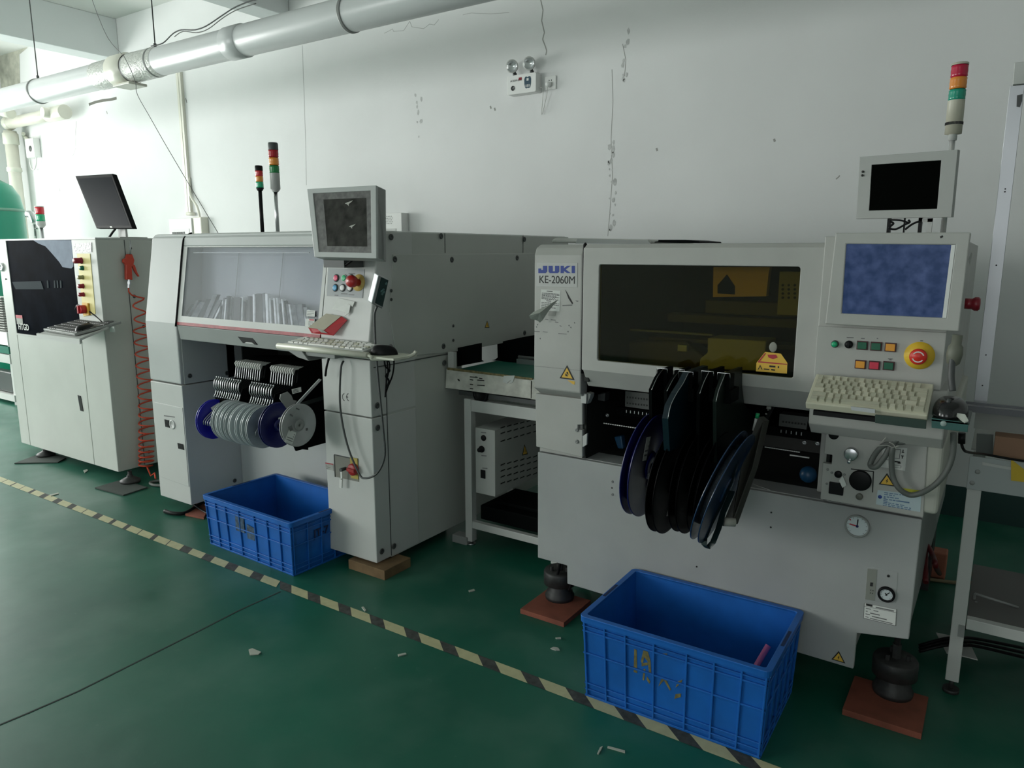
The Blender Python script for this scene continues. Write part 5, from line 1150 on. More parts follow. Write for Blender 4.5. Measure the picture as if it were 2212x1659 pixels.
m = MB(); m.prism(pq([(1290, 852), (1307, 849), (1306, 867), (1287, 864)], Y=2.45), (0, .04, 0)); m.build('sensor_bracket', DKG, root, bevel=.002)
for x, y in ((1296, 895), (1312, 897), (1738, 956), (1766, 958)): screw(root, at(x, y, Y=2.5), (0, -1, 0), .006, ALU)
m = MB(); m.prism([at(1335, 1010, Y=2.37), at(1345, 996, Y=2.42), at(1375, 1000, Y=2.42), at(1372, 1012, Y=2.37)], (0, 0, -.004)); m.prism([at(1664, 1058, Y=2.37), at(1610, 1040, Y=2.42), at(1625, 1042, Y=2.5), at(1680, 1055, Y=2.43)], (0, 0, -.004)); m.build('ledge_plate', CHIN, root)
# top things
m = MB(); m.prism(pq([(1190, 524), (1193, 517), (1200, 514), (1400, 517), (1406, 520), (1408, 527)], Y=2.9), (0, .5, 0)); m.build('rear_cover', JW, root, bevel=.01)
m = MB(); m.prism(pq([(1243, 526), (1247, 516), (1400, 519), (1406, 527)], Y=2.898), (0, .002, 0)); m.build('rear_cover_face', CHIN, root)
m = MB(); m.prism(pq([(1414, 522), (1422, 521), (1422, 518), (1480, 518), (1510, 521), (1512, 524), (1414, 524)], Y=2.7), (0, .25, 0)); m.build('cable_chain', BLKM, root)
# panel details below
for x, y in ((1323, 1040), (1323, 1068)): screw(root, at(x, y, Y=JY), (0, -1, 0), .004, GRY)
for x, y in ((1322, 1054), (1666, 1107), (1665, 1139), (1505, 1224)):
    m = MB(); m.lathe([(.003, 0), (.003, .001), (0, .001)], at(x, y, Y=JY), (0, -1, 0), 8); m.build('screw', INK, root)
c = at(1852, 1136, Y=JY - .001)
m = MB(); m.lathe([(.0355, 0), (.0355, .008), (.031, .010), (.030, .004), (.030, 0)], c, (0, -1, 0), 40); ga = m.build('pressure_gauge', GRY, root)
m = MB(); m.lathe([(0, .003), (.031, .003)], c, (0, -1, 0), 36); m.cur = 1
yg = c.y - .0035
def bar(m, c, a, r0, r1, w_):
    d = Vector((math.cos(a), 0, math.sin(a))); s_ = Vector((-math.sin(a), 0, math.cos(a))) * w_; o_ = Vector((c.x, yg, c.z)); m.prism([o_ + d * r0 - s_, o_ + d * r1 - s_, o_ + d * r1 + s_, o_ + d * r0 + s_], (0, -.0006, 0))
bar(m, c, math.radians(88), 0, .022, .0018); 
for k in range(11): bar(m, c, math.radians(225 - k * 27), .025, .028, .0005)
m.cur = 2; bar(m, c, math.radians(172), .002, .022, .002); bar(m, c, math.radians(140), .024, .029, .0012)
m.cur = 3; m.lathe([(0, .005), (.004, .005), (.004, .003)], c, (0, -1, 0), 14); m.build('dial', [mat('dial_white', (.62, .68, .70), .4), INK, REDINK, NAVY], ga)
yq = JY - .001
m = MB(); m.prism(pq([(1873, 1226), (1888, 1226), (1940, 1237), (1935, 1303), (1868, 1296)], Y=yq), (0, .003, 0)); pp = m.build('regulator_plate', JG, root, bevel=.001)
m = MB(); m.prism(pq([(1874, 1228), (1895, 1231), (1889, 1298), (1869, 1294)], Y=yq - .001), (0, .002, 0)); m.cur = 1; m.prism(pq([(1880, 1258), (1886, 1259), (1885, 1267), (1879, 1266)], Y=yq - .002), (0, .001, 0))
for a, b_ in ((1880, 1274), (1885, 1275), (1879, 1280), (1884, 1281)): m.prism(pq([(a, b_), (a + 1.5, b_), (a + 1.5, b_ + 2), (a, b_ + 2)], Y=yq - .002), (0, .001, 0))
m.build('display_strip', [mat('olive_grey', (.25, .26, .23), .4), INK], pp)
m = MB(); m.lathe([(.004, 0), (.004, .002), (0, .002)], at(1919, 1244, Y=yq), (0, -1, 0), 10); m.build('small_knob', INK, pp)
c = at(1915, 1283, Y=yq); m = MB(); m.lathe([(.024, 0), (.024, .008), (.018, .010), (.0175, .004)], c, (0, -1, 0), 32); g2 = m.build('regulator_gauge', BLK, pp)
m = MB(); m.lathe([(0, .005), (.0178, .005)], c, (0, -1, 0), 28); m.cur = 1; yg = c.y - .0055; bar(m, c, .8, -.004, .012, .0012); bar(m, c, 2.2, -.004, .006, .0015)
for k in range(9): bar(m, c, math.radians(225 - k * 33), .013, .015, .0005)
m.build('dial', [mat('dial_white', (.62, .68, .70), .4), INK], g2)
sheet(root, 'paper_label', pq([(1867, 1302), (1937, 1316), (1935, 1352), (1865, 1335)], Y=yq + .0005), [PAPER, INK, INKG], [(.06, .26, .02, .13, 1), (.36, .92, .1, .07, 2), (0, 1, .2, .015, 1), (.02, 1, 0, .01, 1), (.0, .01, 0, 1, 1), (.99, 1, 0, 1, 1), (0, 1, .98, .02, 1)] + [(.06, .22, .3, .05, 2), (.3, .45, .34, .05, 2), (.06, .12, .48, .05, 2), (.2, .5, .54, .06, 2), (.06, .2, .66, .05, 2), (.26, .72, .72, .06, 2), (.06, .16, .85, .04, 2), (.2, .9, .88, .05, 2)])
warn(root, ((1812, 1406), (1796, 1424), (1826, 1433)), 'bolt', Y=yq + .0005)
# feet
for px_, py_ in ((1201, 1296), (1925, 1505)):
    c = at(px_, py_, Z=.02); cx_, cy_ = c.x, c.y + .03
    m = MB(); m.lathe([(0, 0), (.058, 0), (.060, .014), (.053, .024), (.053, .032), (.044, .038), (.044, .065)], (cx_, cy_, .02), (0, 0, 1), 32)
    m.lathe([(.044, .062), (.066, .065), (.066, .115), (.062, .122), (0, .122)], (cx_, cy_, .02), (0, 0, 1), 32)
    for k in range(6):
        a = k * math.pi / 3 + .3; m.cyl((cx_ + .045 * math.cos(a), cy_ + .045 * math.sin(a), .04), (cx_ + .045 * math.cos(a), cy_ + .045 * math.sin(a), .052), .006, n=6, smooth=False)
    for k in range(3):
        a = k * 2.1 - 2.2; m.cyl((cx_ + .036 * math.cos(a), cy_ + .036 * math.sin(a), .14), (cx_ + .036 * math.cos(a), cy_ + .036 * math.sin(a), .160), .007, n=6, smooth=False)
    m.cyl((cx_, cy_, .14), (cx_, cy_, .19), .014, n=6, smooth=False); m.cyl((cx_, cy_, .19), (cx_, cy_, .31), .009); m.build('levelling_foot', CAST, root)
for q, lab in (([(1125, 1315), (1217, 1347), (1268, 1302), (1180, 1272)], 'reddish brown board under the front left foot of the right machine'), ([(1819, 1534), (1991, 1585), (1997, 1540), (1930, 1500)], 'reddish brown board under the front right foot of the right machine, in shadow')):
    P = [at(x, y, Z=.018) for x, y in q]; x0_ = min(p.x for p in P[:2]); m = MB(); x1_ = (P[1].x + P[2].x) / 2; y0_ = (P[0].y + P[1].y) / 2
    x0_ = P[0].x; x1_ = P[1].x
    m.box(x0_, x1_, y0_, y0_ + .22, 0, .020); tag(m.build('fibre_board', BRICK, bevel=.001), lab, 'board')
m = MB(); m.box(-1.40, -1.36, 2.6, 2.64, 0.02, .30); m.box(-1.43, -1.33, 2.55, 2.75, .22, .30); m.build('frame_leg', CHIN, root)
m = MB(); m.box(-.40, -.15, 3.4, 3.6, 0, .30); m.build('rear_foot', CAST, root)
m = MB(); m.tube([(-1.36, 2.40, .30), (-1.375, 2.40, .18), (-1.40, 2.41, .08), (-1.38, 2.45, .03)], .006, 6); m.tube([(-1.30, 2.40, .26), (-1.305, 2.39, .16), (-1.33, 2.4, .09)], .005, 6); m.build('foot_cable', BLK, root)
# console
jp(-.441, -.119, [(2.255, 1.05), (2.25, 1.21), (2.255, 1.46), (3.8, 1.442), (3.8, .66), (2.42, .66), (2.42, 1.03)], 'console_body', JW, .003)
jp(-.441, -.119, [(2.244, 1.052), (2.244, 1.207), (2.256, 1.207), (2.256, 1.052)], 'button_panel', JW, .002); BP = COL.objects[-1] if False else bpy.data.objects[[o.name for o in bpy.data.objects if o.name.startswith('button_panel')][-1]]
yb = 2.244
def cb(x, y, col, w=.0115, h=.0095):
    c = at(x, y, Y=yb); m = MB(); m.box(c.x - w * 1.25, c.x + w * 1.25, c.y - .005, c.y, c.z - h * 1.3, c.z + h * 1.3); m.cur = 1; m.box(c.x - w, c.x + w, c.y - .009, c.y - .005, c.z - h, c.z + h); m.build('push_button', [mat('dark_red_bezel', (.06, .008, .01), .4), col], BP, bevel=.0008)
DG = mat('console_green', (.003, .11, .055), .4); OG = mat('console_orange', (.80, .34, .03), .4)
for x, y, c_ in ((1863, 746, DG), (1893, 748, DG), (1924, 750, OG), (1859, 787, OG), (1889, 789, mat('console_red', (.62, .03, .07), .4)), (1920, 790, DG)): cb(x, y, c_)
c = at(1804, 743, Y=yb); m = MB(); m.lathe([(.0105, 0), (.0105, .004), (.008, .006)], c, (0, -1, 0), 20); m.cur = 1; m.lathe([(.008, .004), (.008, .012), (.006, .014), (0, .014)], c, (0, -1, 0), 20); m.build('push_button', [DKG, mat('lit_green_button', (.01, .40, .18), .3)], BP)
c = at(1834, 744, Y=yb); m = MB(); m.lathe([(.011, 0), (.011, .006), (.009, .009), (0, .009)], c, (0, -1, 0), 18); m.box(c.x - .002, c.x + .002, c.y - .012, c.y - .008, c.z - .008, c.z + .008); m.build('selector_switch', BLK, BP)
c = at(1986, 768, Y=yb); m = MB(); m.lathe([(.037, 0), (.037, .003), (0, .003)], c, (0, -1, 0), 36); es = m.build('emergency_stop', mat('estop_yellow', (.80, .52, .04), .5), BP)
m = MB(); m.lathe([(.016, .003), (.016, .018), (.021, .022), (.0215, .030), (.018, .034), (0, .036)], c, (0, -1, 0), 28); m.build('mushroom_button', mat('bright_stop_red', (.70, .03, .02), .35), es)
m = MB(); yg = c.y - .0355
for a0 in (20, 200):
    for k in range(7):
        t0 = math.radians(a0 + k * 18); t1 = math.radians(a0 + k * 18 + 18); m.prism([(c.x + math.cos(t) * r_, yg + .001, c.z + math.sin(t) * r_) for t, r_ in ((t0, .012), (t1, .012), (t1, .015), (t0, .015))], (0, -.001, 0))
m.build('turn_arrow', PAPER, es)
m = MB()
for x0_, x1_, y in ((1829, 1844, 728), (1860, 1868, 730), (1921, 1926, 776), (1918, 1928, 774), (1988, 1994, 735), (1894, 1897, 730)): m.prism(pq([(x0_, y), (x1_, y + .4), (x1_, y + 2.4), (x0_, y + 2)], Y=yb), (0, -.0006, 0))
m.build('tiny_text', INKG, BP)
# main monitor (fixed to the console)
ym = 2.2
def mrect(q, y): return pq(q, Y=y)
O = mrect([(1805, 503), (2097, 502), (2071, 716), (1782, 700)], ym); I = mrect([(1828, 527), (2064, 529), (2044, 687), (1818, 677)], ym)
m = MB(); m.ring(O, I, (0, .03, 0)); mo = m.build('monitor_bezel', JW, root, bevel=.003, label='off-white bezel of the blue screen')
m = MB(); m.prism([p + Vector((0, .006, 0)) for p in I], (0, .01, 0)); m.build('blue_screen', LCD, mo)
m = MB(); m.prism([I[1], I[1] + Vector((-.009, 0, 0)), I[2] + Vector((-.009, 0, 0)), I[2]], (0, .005, 0)); m.build('bright_edge', WHT, mo)
m = MB(); m.box(-.398, -.100, ym + .03, 2.3, 1.225, 1.462); m.build('monitor_shell', mat('shell_cream', (.52, .52, .46), .5), mo, bevel=.004)
m = MB(); m.prism([at(2030, 511, Y=ym), at(2036, 508, Y=ym), at(2038, 512, Y=ym), at(2032, 515, Y=ym)], (0, -.0006, 0)); m.build('ink_mark', INK, mo)
m = MB(); P = [at(x, y, Y=2.23) for x, y in ((2095, 575), (2100, 548), (2098, 545), (2092, 560))]; m.prism(P, (0, .01, 0)); m.build('tape_flap', PAPERG, mo)
c = at(2090, 656, Y=2.26); m = MB(); m.cyl((c.x - .006, c.y, c.z), (c.x + .012, c.y, c.z), .014); m.lathe([(.011, 0), (.014, .006), (.018, .012), (.018, .020), (.014, .024), (0, .025)], (c.x + .004, c.y, c.z), (1, 0, 0), 20); m.build('side_stop_button', mat('side_stop_red', (.22, .008, .02), .35), root)
m = MB(); m.box(-.121, -.098, 2.27, 2.38, 1.22, 1.31); m.build('side_switch_box', mat('shell_cream', (.52, .52, .46), .5), root, bevel=.003)
# keyboard shelf and lower console
jp(-.441, -.10, [(2.215, .99), (2.25, 1.052), (2.43, 1.052), (2.43, .89), (2.255, .890), (2.215, .925)], 'shelf_housing', JW, .004)
sheet(root, 'caution_sticker', pq([(1769, 884), (1820, 891), (1820, 902), (1769, 894)], Y=2.2145), [STK, INK], [(.05, .13, .25, .5, 1)] + scribble(2, .28, .95, .15, .55, .28, 12), th=.001)
yp = 2.30
m = MB(); m.prism(pq([(1786, 918), (2004, 950), (1994, 1118), (1772, 1078), (1777, 1000), (1796, 1003), (1798, 983), (1780, 980)], Y=yp), (0, .02, 0)); lc = m.build('lower_console_plate', JW, root, bevel=.002)
m = MB(); m.box(-.150, -.098, yp + .004, 3.7, .685, .89); m.build('rounded_side', mat('side_cream', (.47, .475, .42), .5), root, bevel=.012, seg=3)
def disc(name, x, y, r, mt, h=.004, par=None, Y_=yp):
    m = MB(); m.lathe([(r, 0), (r, h), (r * .9, h + .001), (0, h + .001)], at(x, y, Y=Y_), (0, -1, 0), 28); return m.build(name, mt, par or lc)
disc('hole', 1801, 939, .0145, BLK, .001)
k = disc('valve_knob', 1840, 979, .019, mat('dull_chrome', (.5, .5, .52), .25, metal=.9), .018); disc('knob_pin', 1837, 994, .005, STEEL, .024)
disc('connector', 1859, 1037, .030, BLK, .010); disc('connector', 1811, 1024, .0105, BLK, .006); disc('cap', 1857, 1072, .0095, mat('olive_cap', (.12, .12, .10), .5), .008)
m = MB(); c = at(1807, 1055, Y=yp); m.box(c.x - .021, c.x + .020, yp - .005, yp, c.z - .019, c.z + .019); m.build('power_inlet', BLK, lc, bevel=.004)
m = MB(); P = pq([(1838, 1012), (1888, 1018), (1886, 1064)], Y=yp - .001); m.prism([P[0], P[1], P[1] - Vector((0, 0, .003)), P[0] - Vector((0, 0, .003))], (0, .002, 0)); m.prism([P[1], P[1] - Vector((.003, 0, 0)), P[2] - Vector((.003, 0, 0)), P[2]], (0, .002, 0)); m.build('socket_frame', INK, lc)
for x, y in ((1788, 1014), (1797, 1021), (1824, 1025), (1786, 1045)): screw(lc.parent, at(x, y, Y=yp), (0, -1, 0), .003, GRY)
m = MB(); P = [at(x, y, Y=yp - .012) for x, y in ((1812, 1038), (1820, 1028), (1824, 1037), (1828, 1048), (1820, 1054))]; m.prism(P, (0, .003, 0)); m.build('paper_tag', PAPER, lc)
yk = yp - .0006
sheet(root, 'instruction_sticker', pq([(1920, 958), (1960, 966), (1954, 1016), (1899, 1010), (1903, 990)][:0] + [(1908, 964), (1960, 968), (1955, 1017), (1900, 1008)], Y=yk), [PAPER, INK, INKG], [(.35, .72, .08, .02, 1), (.72, .74, .08, .42, 1), (.35, .74, .48, .02, 1), (.82, .86, .08, .12, 1), (.79, .89, .18, .04, 1), (.82, .86, .36, .12, 1), (.79, .89, .34, .04, 1), (.45, .78, .62, .06, 1), (.68, .80, .66, .06, 1), (.15, .4, .6, .02, 2), (.5, .82, .80, .015, 2), (.5, .82, .90, .015, 2), (.82, .84, .80, .11, 2)])
warn(root, ((1916, 1022), (1898, 1046), (1934, 1051)), 'bolt', Y=yk)
sheet(root, 'blue_white_sticker', pq([(1896, 1058), (1990, 1070), (1988, 1106), (1892, 1089)], Y=yk), [mat('sticker_pale_blue', (.50, .60, .64), .5), mat('print_blue', (.12, .2, .35), .5)], scribble(2, .16, .7, .10, .22, .05, 20) + scribble(3, .16, .5, .36, .52, .06, 21) + [(.5, .75, .5, .08, 1)] + scribble(4, .16, .8, .64, .95, .05, 22))
disc('blue_dot', 1901, 1073, .0055, mat('print_blue_dark', (.02, .06, .3), .5), .0015, lc)
m = MB(); m.prism(pq([(1946, 1054), (1992, 1060), (1991, 1071), (1950, 1067)], Y=yk - .0005), (0, .001, 0)); m.build('yellow_tape', mat('yellow_tape', (.62, .58, .06), .5), root)
# keyboard of the right machine + trays
yf = 2.085
a = at(1740, 866, Y=yf); b_ = at(2003, 902, Y=yf); c = at(1772, 808, Y=2.20)
zav = (a.z + b_.z) / 2; a.z = b_.z = zav
b_.y = yf; d_ = c.z - zav
bl = Vector((a.x, 2.20, c.z))
kr = keyboard('keyboard', 'worn cream compact keyboard tilted on the right machine console', a, b_, bl, .022, [CREAM, KEYC, CREAM], ROWS, gap=.16, keyh=.008)
m = MB(); kd = (bl - a); m.prism([a + Vector((.02, .01, -.022)), b_ + Vector((-.02, .01, -.022)), b_ + kd + Vector((-.02, 0, -.022)), bl + Vector((.02, 0, -.022))], (0, 0, -.012)); m.build('keyboard_shelf', BLK, JM)
m = MB(); q = pq([(1838, 878), (1890, 884), (1890, 893), (1839, 886)], Y=yf - .012); m.prism(q, (0, .004, 0)); m.build('shelf_clip', ALU, JM)
m = MB(); q = pq([(1890, 896), (2001, 908), (2000, 927), (1890, 914)], Y=yf - .010); m.prism(q, (0, .008, 0)); m.build('front_lip', TRAYD, JM, bevel=.001)
m = MB(); q = pq([(2012, 903), (2092, 914), (2090, 934), (2012, 924)], Y=yf - .005); m.prism(q, (0, .006, 0)); lip = m.build('mouse_tray_lip', TEALT, JM, bevel=.001)
zt_ = q[0].z - .002; m = MB(); m.box(q[0].x + .0, q[1].x + .002, yf - .005, 2.25, zt_ - .006, zt_); m.build('mouse_tray', TRAYD, JM, bevel=.001)
disc('lip_dot', 2038, 915, .007, mat('pale_teal_dot', (.30, .38, .36), .5), .001, lip, yf - .005)
m = MB(); m.prism([at(2060, 891, Y=2.11), at(2085, 895, Y=2.09), at(2092, 908, Y=2.08), at(2083, 912, Y=2.079)], (0, 0, -.003)); m.build('clear_film', mat('clear_film_bits', (.45, .47, .42), .1), JM)
mc = Vector(((q[0].x + q[1].x) / 2 - .005, 2.15, zt_ + .001)); mouse('mouse', 'large black mouse on small dark tray right of the cream keyboard', mc, (-.1, -1, 0), .125, .08, .045, mat('glossy_black_mouse', (.014, .014, .015), .18))
# small monitor above
P = [at(1857, 339, Y=2.43), at(2069, 323, Y=2.37), at(2055, 469, Y=2.37), at(1849, 473, Y=2.43)]; P = coplanar(P)
nz = (P[1] - P[0]).cross(P[3] - P[0]).normalized(); nz = nz if nz.dot(CAMP - P[0]) > 0 else -nz
r2 = thing('small_monitor', 'small grey-framed monitor with black screen above the blue screen', 'monitor', tuple(at(1960, 500, Y=2.42)))
def onp(x, y):
    d = at(x, y, D=1) - CAMP; return CAMP + d * ((P[0] - CAMP).dot(nz) / d.dot(nz))
Q = [onp(1883, 356), onp(2033, 346), onp(2024, 451), onp(1877, 455)]
m = MB(); m.ring(P, Q, -nz * .02); m.build('bezel', mat('warm_grey_bezel', (.34, .35, .335), .45), r2, bevel=.001)
m = MB(); m.prism([p - nz * .002 for p in Q], -nz * .008); m.build('screen', SCRK, r2)
m = MB(); Q2 = insq(P, .04, .03, .06, .04); m.prism([p - nz * .018 for p in Q2], -nz * .02); m.build('back_shell', GRY, r2)
m = MB()
for x, y in ((1864, 371), (1863, 379)): m.lathe([(.0035, 0), (.0035, .002), (0, .002)], at(x, y, Y=2.425), nz, 10)
m.build('indicator', INK, r2)
ys_ = 2.42; B_ = lambda x, y: at(x, y, Y=ys_)
m = MB(); a, b_ = B_(1915, 497), B_(1990, 497); m.box(a.x, b_.x, ys_ - .02, ys_ + .04, 1.462, 1.469); m.build('stand_base', BLK, r2)
m = MB(); m.box(a.x, a.x + .009, ys_, ys_ + .02, 1.468, 1.55); m.box(b_.x - .009, b_.x, ys_, ys_ + .02, 1.468, 1.55); m.box((a.x + b_.x) / 2 - .002, (a.x + b_.x) / 2 + .002, ys_, ys_ + .01, 1.468, 1.55); m.build('stand_bracket', BLK, r2)
m = MB(); m.tube([B_(1922, 478), B_(1930, 483), B_(1920, 492), B_(1935, 495), B_(1955, 485), B_(1965, 480), B_(1962, 475)], .003, 6); m.tube([B_(1955, 496), B_(1968, 486), B_(1980, 480), B_(1990, 478)], .003, 6); m.tube([B_(1925, 475), B_(1945, 476), B_(1965, 482)], .0025, 6); m.build('cable', BLK, r2)
c = B_(2008, 485); m = MB(); m.box(c.x - .006, c.x + .006, ys_, ys_ + .015, 1.468, 1.51); m.box(c.x - .03, c.x + .006, ys_, ys_ + .012, 1.5, 1.51); m.build('grey_bracket', LGR, r2)
# tall signal light on the right machine
p = at(2061, 285, Y=2.5); f = lambda y: at(2066, y, Y=2.5).z
cr = mat('cream_lamp_body', (.50, .48, .39), .4)
sl = stack_light('signal_light', 'large cream-bodied signal light on chrome pole above right machine', p.x - .002, 2.5, 1.443, f(290), f(137), .0215, CHROME, .0075, 0, cr, [(f(217), f(194), mat('teal_green_lens', (.01, .30, .20), .2)), (f(193), f(168), mat('orange_lens2', (.75, .26, .04), .2)), (f(168), f(142), mat('crimson_lens', (.50, .01, .05), .2))], cr, cone=.05)
m = MB(); m.lathe([(.007, 0), (.0108, 0), (.0108, .03)], (p.x - .002, 2.5, f(303)), (0, 0, 1), 8); m.build('pole_collar', LGR, sl)
m = MB()
for k in range(40):
    a = k * math.pi / 20; m.box(p.x - .002 + .0215 * math.cos(a) - .0012, p.x - .002 + .0215 * math.cos(a) + .0012, 2.5 + .0215 * math.sin(a) - .0012, 2.5 + .0215 * math.sin(a) + .0012, f(270), f(264))
m.build('vent_ring', INK, sl)
# cables of the console
yc = 2.26; Cc_ = lambda x, y, Y=2.262: at(x, y, Y=Y)
m = MB(); P = [(2062, 745, 2.2), (2057, 780, 2.19), (2055, 815, 2.18), (2058, 845, 2.175)]
m.tube([at(x, y, Y=Y) for x, y, Y in P], .008, 10); m.build('mouse_lead', DKG, JM)
c = at(2064, 760, Y=2.2); m = MB(); m.lathe([(.006, -.032), (.015, -.024), (.019, 0), (.017, .02), (.012, .026), (.012, .05), (0, .05)], at(2062, 765, Y=2.2), (.05, 0, 1), 16); m.build('cable_clamp', mat('olive_clamp', (.16, .165, .13), .5), JM)
r2 = thing('power_cable', 'thick grey cable tied in loops with string under the cream keyboard', 'cable', tuple(Cc_(1930, 950)))
P = [(2060, 935), (2058, 980), (2046, 1015), (2022, 1045), (1992, 1064), (1965, 1069), (1942, 1055), (1929, 1030), (1926, 1000), (1928, 970), (1935, 945), (1950, 920), (1972, 908), (1995, 914), (2001, 935), (1990, 948), (1960, 951), (1930, 955), (1905, 965), (1888, 985), (1880, 1005), (1893, 1008), (1912, 985), (1925, 962), (1945, 945), (1970, 928), (1975, 940), (1950, 955), (1920, 950), (1912, 925)]
R = random.Random(4)
m = MB(); m.tube([Cc_(x, y, 2.262 - .006 * math.sin(i * .9) - .01 * (i % 3 == 0)) for i, (x, y) in enumerate(P)], .0078, 10, 6); m.build('cable', CABG, r2)
m = MB()
for A_ in ([(1918, 930), (1930, 905), (1935, 895)], [(1910, 945), (1925, 930), (1948, 922)], [(1902, 958), (1920, 935), (1915, 915)], [(1885, 965), (1915, 962), (1928, 966), (1942, 963)], [(1920, 955), (1930, 960), (1936, 970)], [(1912, 950), (1905, 925)]):
    m.tube([Cc_(x, y, 2.235) for x, y in A_], .0013, 5)
m.build('tie_string', mat('white_string', (.42, .42, .38), .8), r2)
m = MB(); m.tube([at(2078, 935, Y=2.3), at(2077, 958, Y=2.3)], .009, 10, 1); m.tube([at(2077, 958, Y=2.3), at(2081, 970, Y=2.3), at(2092, 977, Y=2.35), at(2130, 982, Y=2.5), at(2180, 991, Y=2.55), at(2212, 996, Y=2.57)], .004, 6); tag(m.build('sensor_cable', BLK), 'black plug cable running from the console right towards the output conveyor', 'cable')
# feeders and reels of the right machine
def jfeeder(label, X_, front, color, w_=.010):
    r2 = thing('reel_feeder', label, 'feeder', (X_, 2.2, .7), 'reel feeders in the right machine')
    F_ = [at(x, y, X=X_) for x, y in front]; F_ = [(min(p.y, 2.21), p.z) for p in F_]
    back = [(2.62, .80), (2.62, .89), (2.40, .90), (2.33, .925), (2.285, .95), (2.256, 1.005), (2.246, F_[-1][1] - .002)]
    prof_ = F_ + back[::-1]
    m = MB(); m.prism([(X_, y, z) for y, z in prof_], (-w_, 0, 0)); m.build('feeder_body', color, r2)
    m = MB(); m.tube([(X_, y - .001, z) for y, z in F_[1:]], .0011, 5, 3); m.build('bright_edge', STEEL, r2)  # thin steel line draws the highlight on the front edge
    yt, zt = F_[-1]
    m = MB(); m.box(X_ - w_ - .012, X_ + .012, yt + .002, yt + .05, zt - .05, zt - .004); m.box(X_ - w_, X_ + .016, yt + .005, yt + .09, zt - .09, zt - .05); m.build('handle', BLKM, r2, bevel=.002)
    m = MB(); m.tube([(X_ - w_ - .013, yt, zt - .02), (X_ - w_ - .013, yt, zt + .001), (X_ + .013, yt, zt + .001), (X_ + .014, yt, zt - .012)], .0012, 5, 1); m.build('wire_bail', STEEL, r2)
    m = MB(); m.box(X_, X_ + .006, yt + .03, yt + .06, zt - .085, zt - .078); m.box(X_, X_ + .008, yt + .05, yt + .07, zt - .068, zt - .060); m.build('latch_plate', GRY, r2)
    return r2
jfeeder('black reel feeder, leftmost in the right machine bay', -.872, [(1409, 960), (1408, 842), (1420, 815), (1433, 797)], BLKM)
jfeeder('black reel feeder second from left in the right machine bay', -.812, [(1441, 960), (1441, 845), (1455, 818), (1470, 799)], BLKM)
jfeeder('dark teal reel feeder in the middle of the right machine bay', -.758, [(1447, 975), (1443, 905), (1449, 876), (1462, 850), (1476, 828), (1488, 804)], mat('dark_teal_feeder', (.003, .014, .022), .3, spec=.4), .018)
jfeeder('black reel feeder second from right in the right machine bay', -.705, [(1510, 985), (1512, 850), (1521, 825), (1532, 803)], BLKM)
jfeeder('dark green reel feeder, rightmost in the right machine bay', -.650, [(1548, 1000), (1547, 868), (1553, 842), (1567, 807)], mat('dark_green_feeder', (.004, .009, .007), .4, spec=.2))
BR = mat('black_reel_plastic', (.003, .003, .0035), .4, spec=.2, ior=1.2)
reel('component_reel', 'large navy blue reel, leftmost on the right machine', (-.890, 2.10, .755), .165, .026, NAVY, tilt=(0, -.10), tapem=mat('blue_tape_coil', (.01, .01, .16), .4), lab=[(.35, -.42, .03, .075, -.15, LB)])
reel('component_reel', 'large black reel beside the navy blue reel', (-.790, 2.06, .735), .167, .022, BR, tilt=(0, -.10), tapem=BLK, lab=[(.12, .38, .02, .09, -.2, [mat('silver_label', (.3, .3, .3), .3, metal=.5), INKG])])
reel('component_reel', 'large black reel, third from the left on the right machine', (-.733, 2.085, .735), .162, .022, BR, tilt=(0, -.08), tapem=BLK, lab=[(.05, .32, .04, .09, -.15, [mat('label_grey', (.22, .22, .23), .5), INKG])])
reel('component_reel', 'large black reel with grey label just left of the tilted blue green reel', (-.682, 2.10, .735), .160, .020, BR, tilt=(0, -.14), tapem=BLK, lab=[(.25, .30, .03, .09, -.15, [mat('label_grey', (.22, .22, .23), .5), INKG])])
reel('component_reel', 'large blue green reel hanging tilted, rightmost on the right machine', (-.626, 2.04, .745), .175, .024, TEALR, tilt=(.02, -.33), tapem=mat('ribbed_tape', (.04, .055, .07), .3, bump=.5, bscale=200))
m = MB(); P = [(1590, 960), (1570, 1040), (1548, 1090), (1528, 1130), (1516, 1160), (1515, 1176), (1522, 1183), (1534, 1170), (1546, 1140), (1556, 1105), (1575, 1060)]
pts = [at(x, y, Y=2.03) for x, y in P]
for i in range(len(pts) - 1):
    a, b_ = pts[i], pts[i + 1]; m.add([a, b_, b_ + Vector((.020, -.010, .003)), a + Vector((.020, -.010, .003)), a + Vector((0, .001, .001)), b_ + Vector((0, .001, .001)), b_ + Vector((.020, -.009, .004)), a + Vector((.020, -.009, .004))], [(0, 1, 2, 3), (7, 6, 5, 4), (0, 4, 5, 1), (2, 6, 7, 3)])
tag(m.build('carrier_tape', mat('teal_black_tape', (.008, .02, .022), .3)), 'loop of dark carrier tape hanging below tilted blue green reel', 'tape')
r2 = thing('feeder_arm', 'dark olive reel arm with pale end cap hanging right of the tilted reel', 'arm', tuple(at(1590, 1060, Y=2.12)))
A_, B_2 = at(1635, 905, Y=2.16), at(1571, 1128, Y=2.05)
P = [at(1606, 985, Y=2.12), at(1638, 900, Y=2.2), at(1650, 910, Y=2.2), at(1625, 1010, Y=2.12), at(1581, 1135, Y=2.06), at(1563, 1125, Y=2.06), at(1590, 1060, Y=2.1)]
m = MB(); m.prism(P, (.012, .02, 0)); m.build('arm', mat('dark_olive_arm', (.022, .022, .018), .45), r2, bevel=.002)
m = MB(); a = at(1562, 1127, Y=2.05); b_ = at(1580, 1132, Y=2.05); m.cyl(a, b_ + Vector((.004, .02, 0)), .013, n=16); m.build('end_cap', mat('pale_end_cap', (.40, .40, .36), .5), r2)
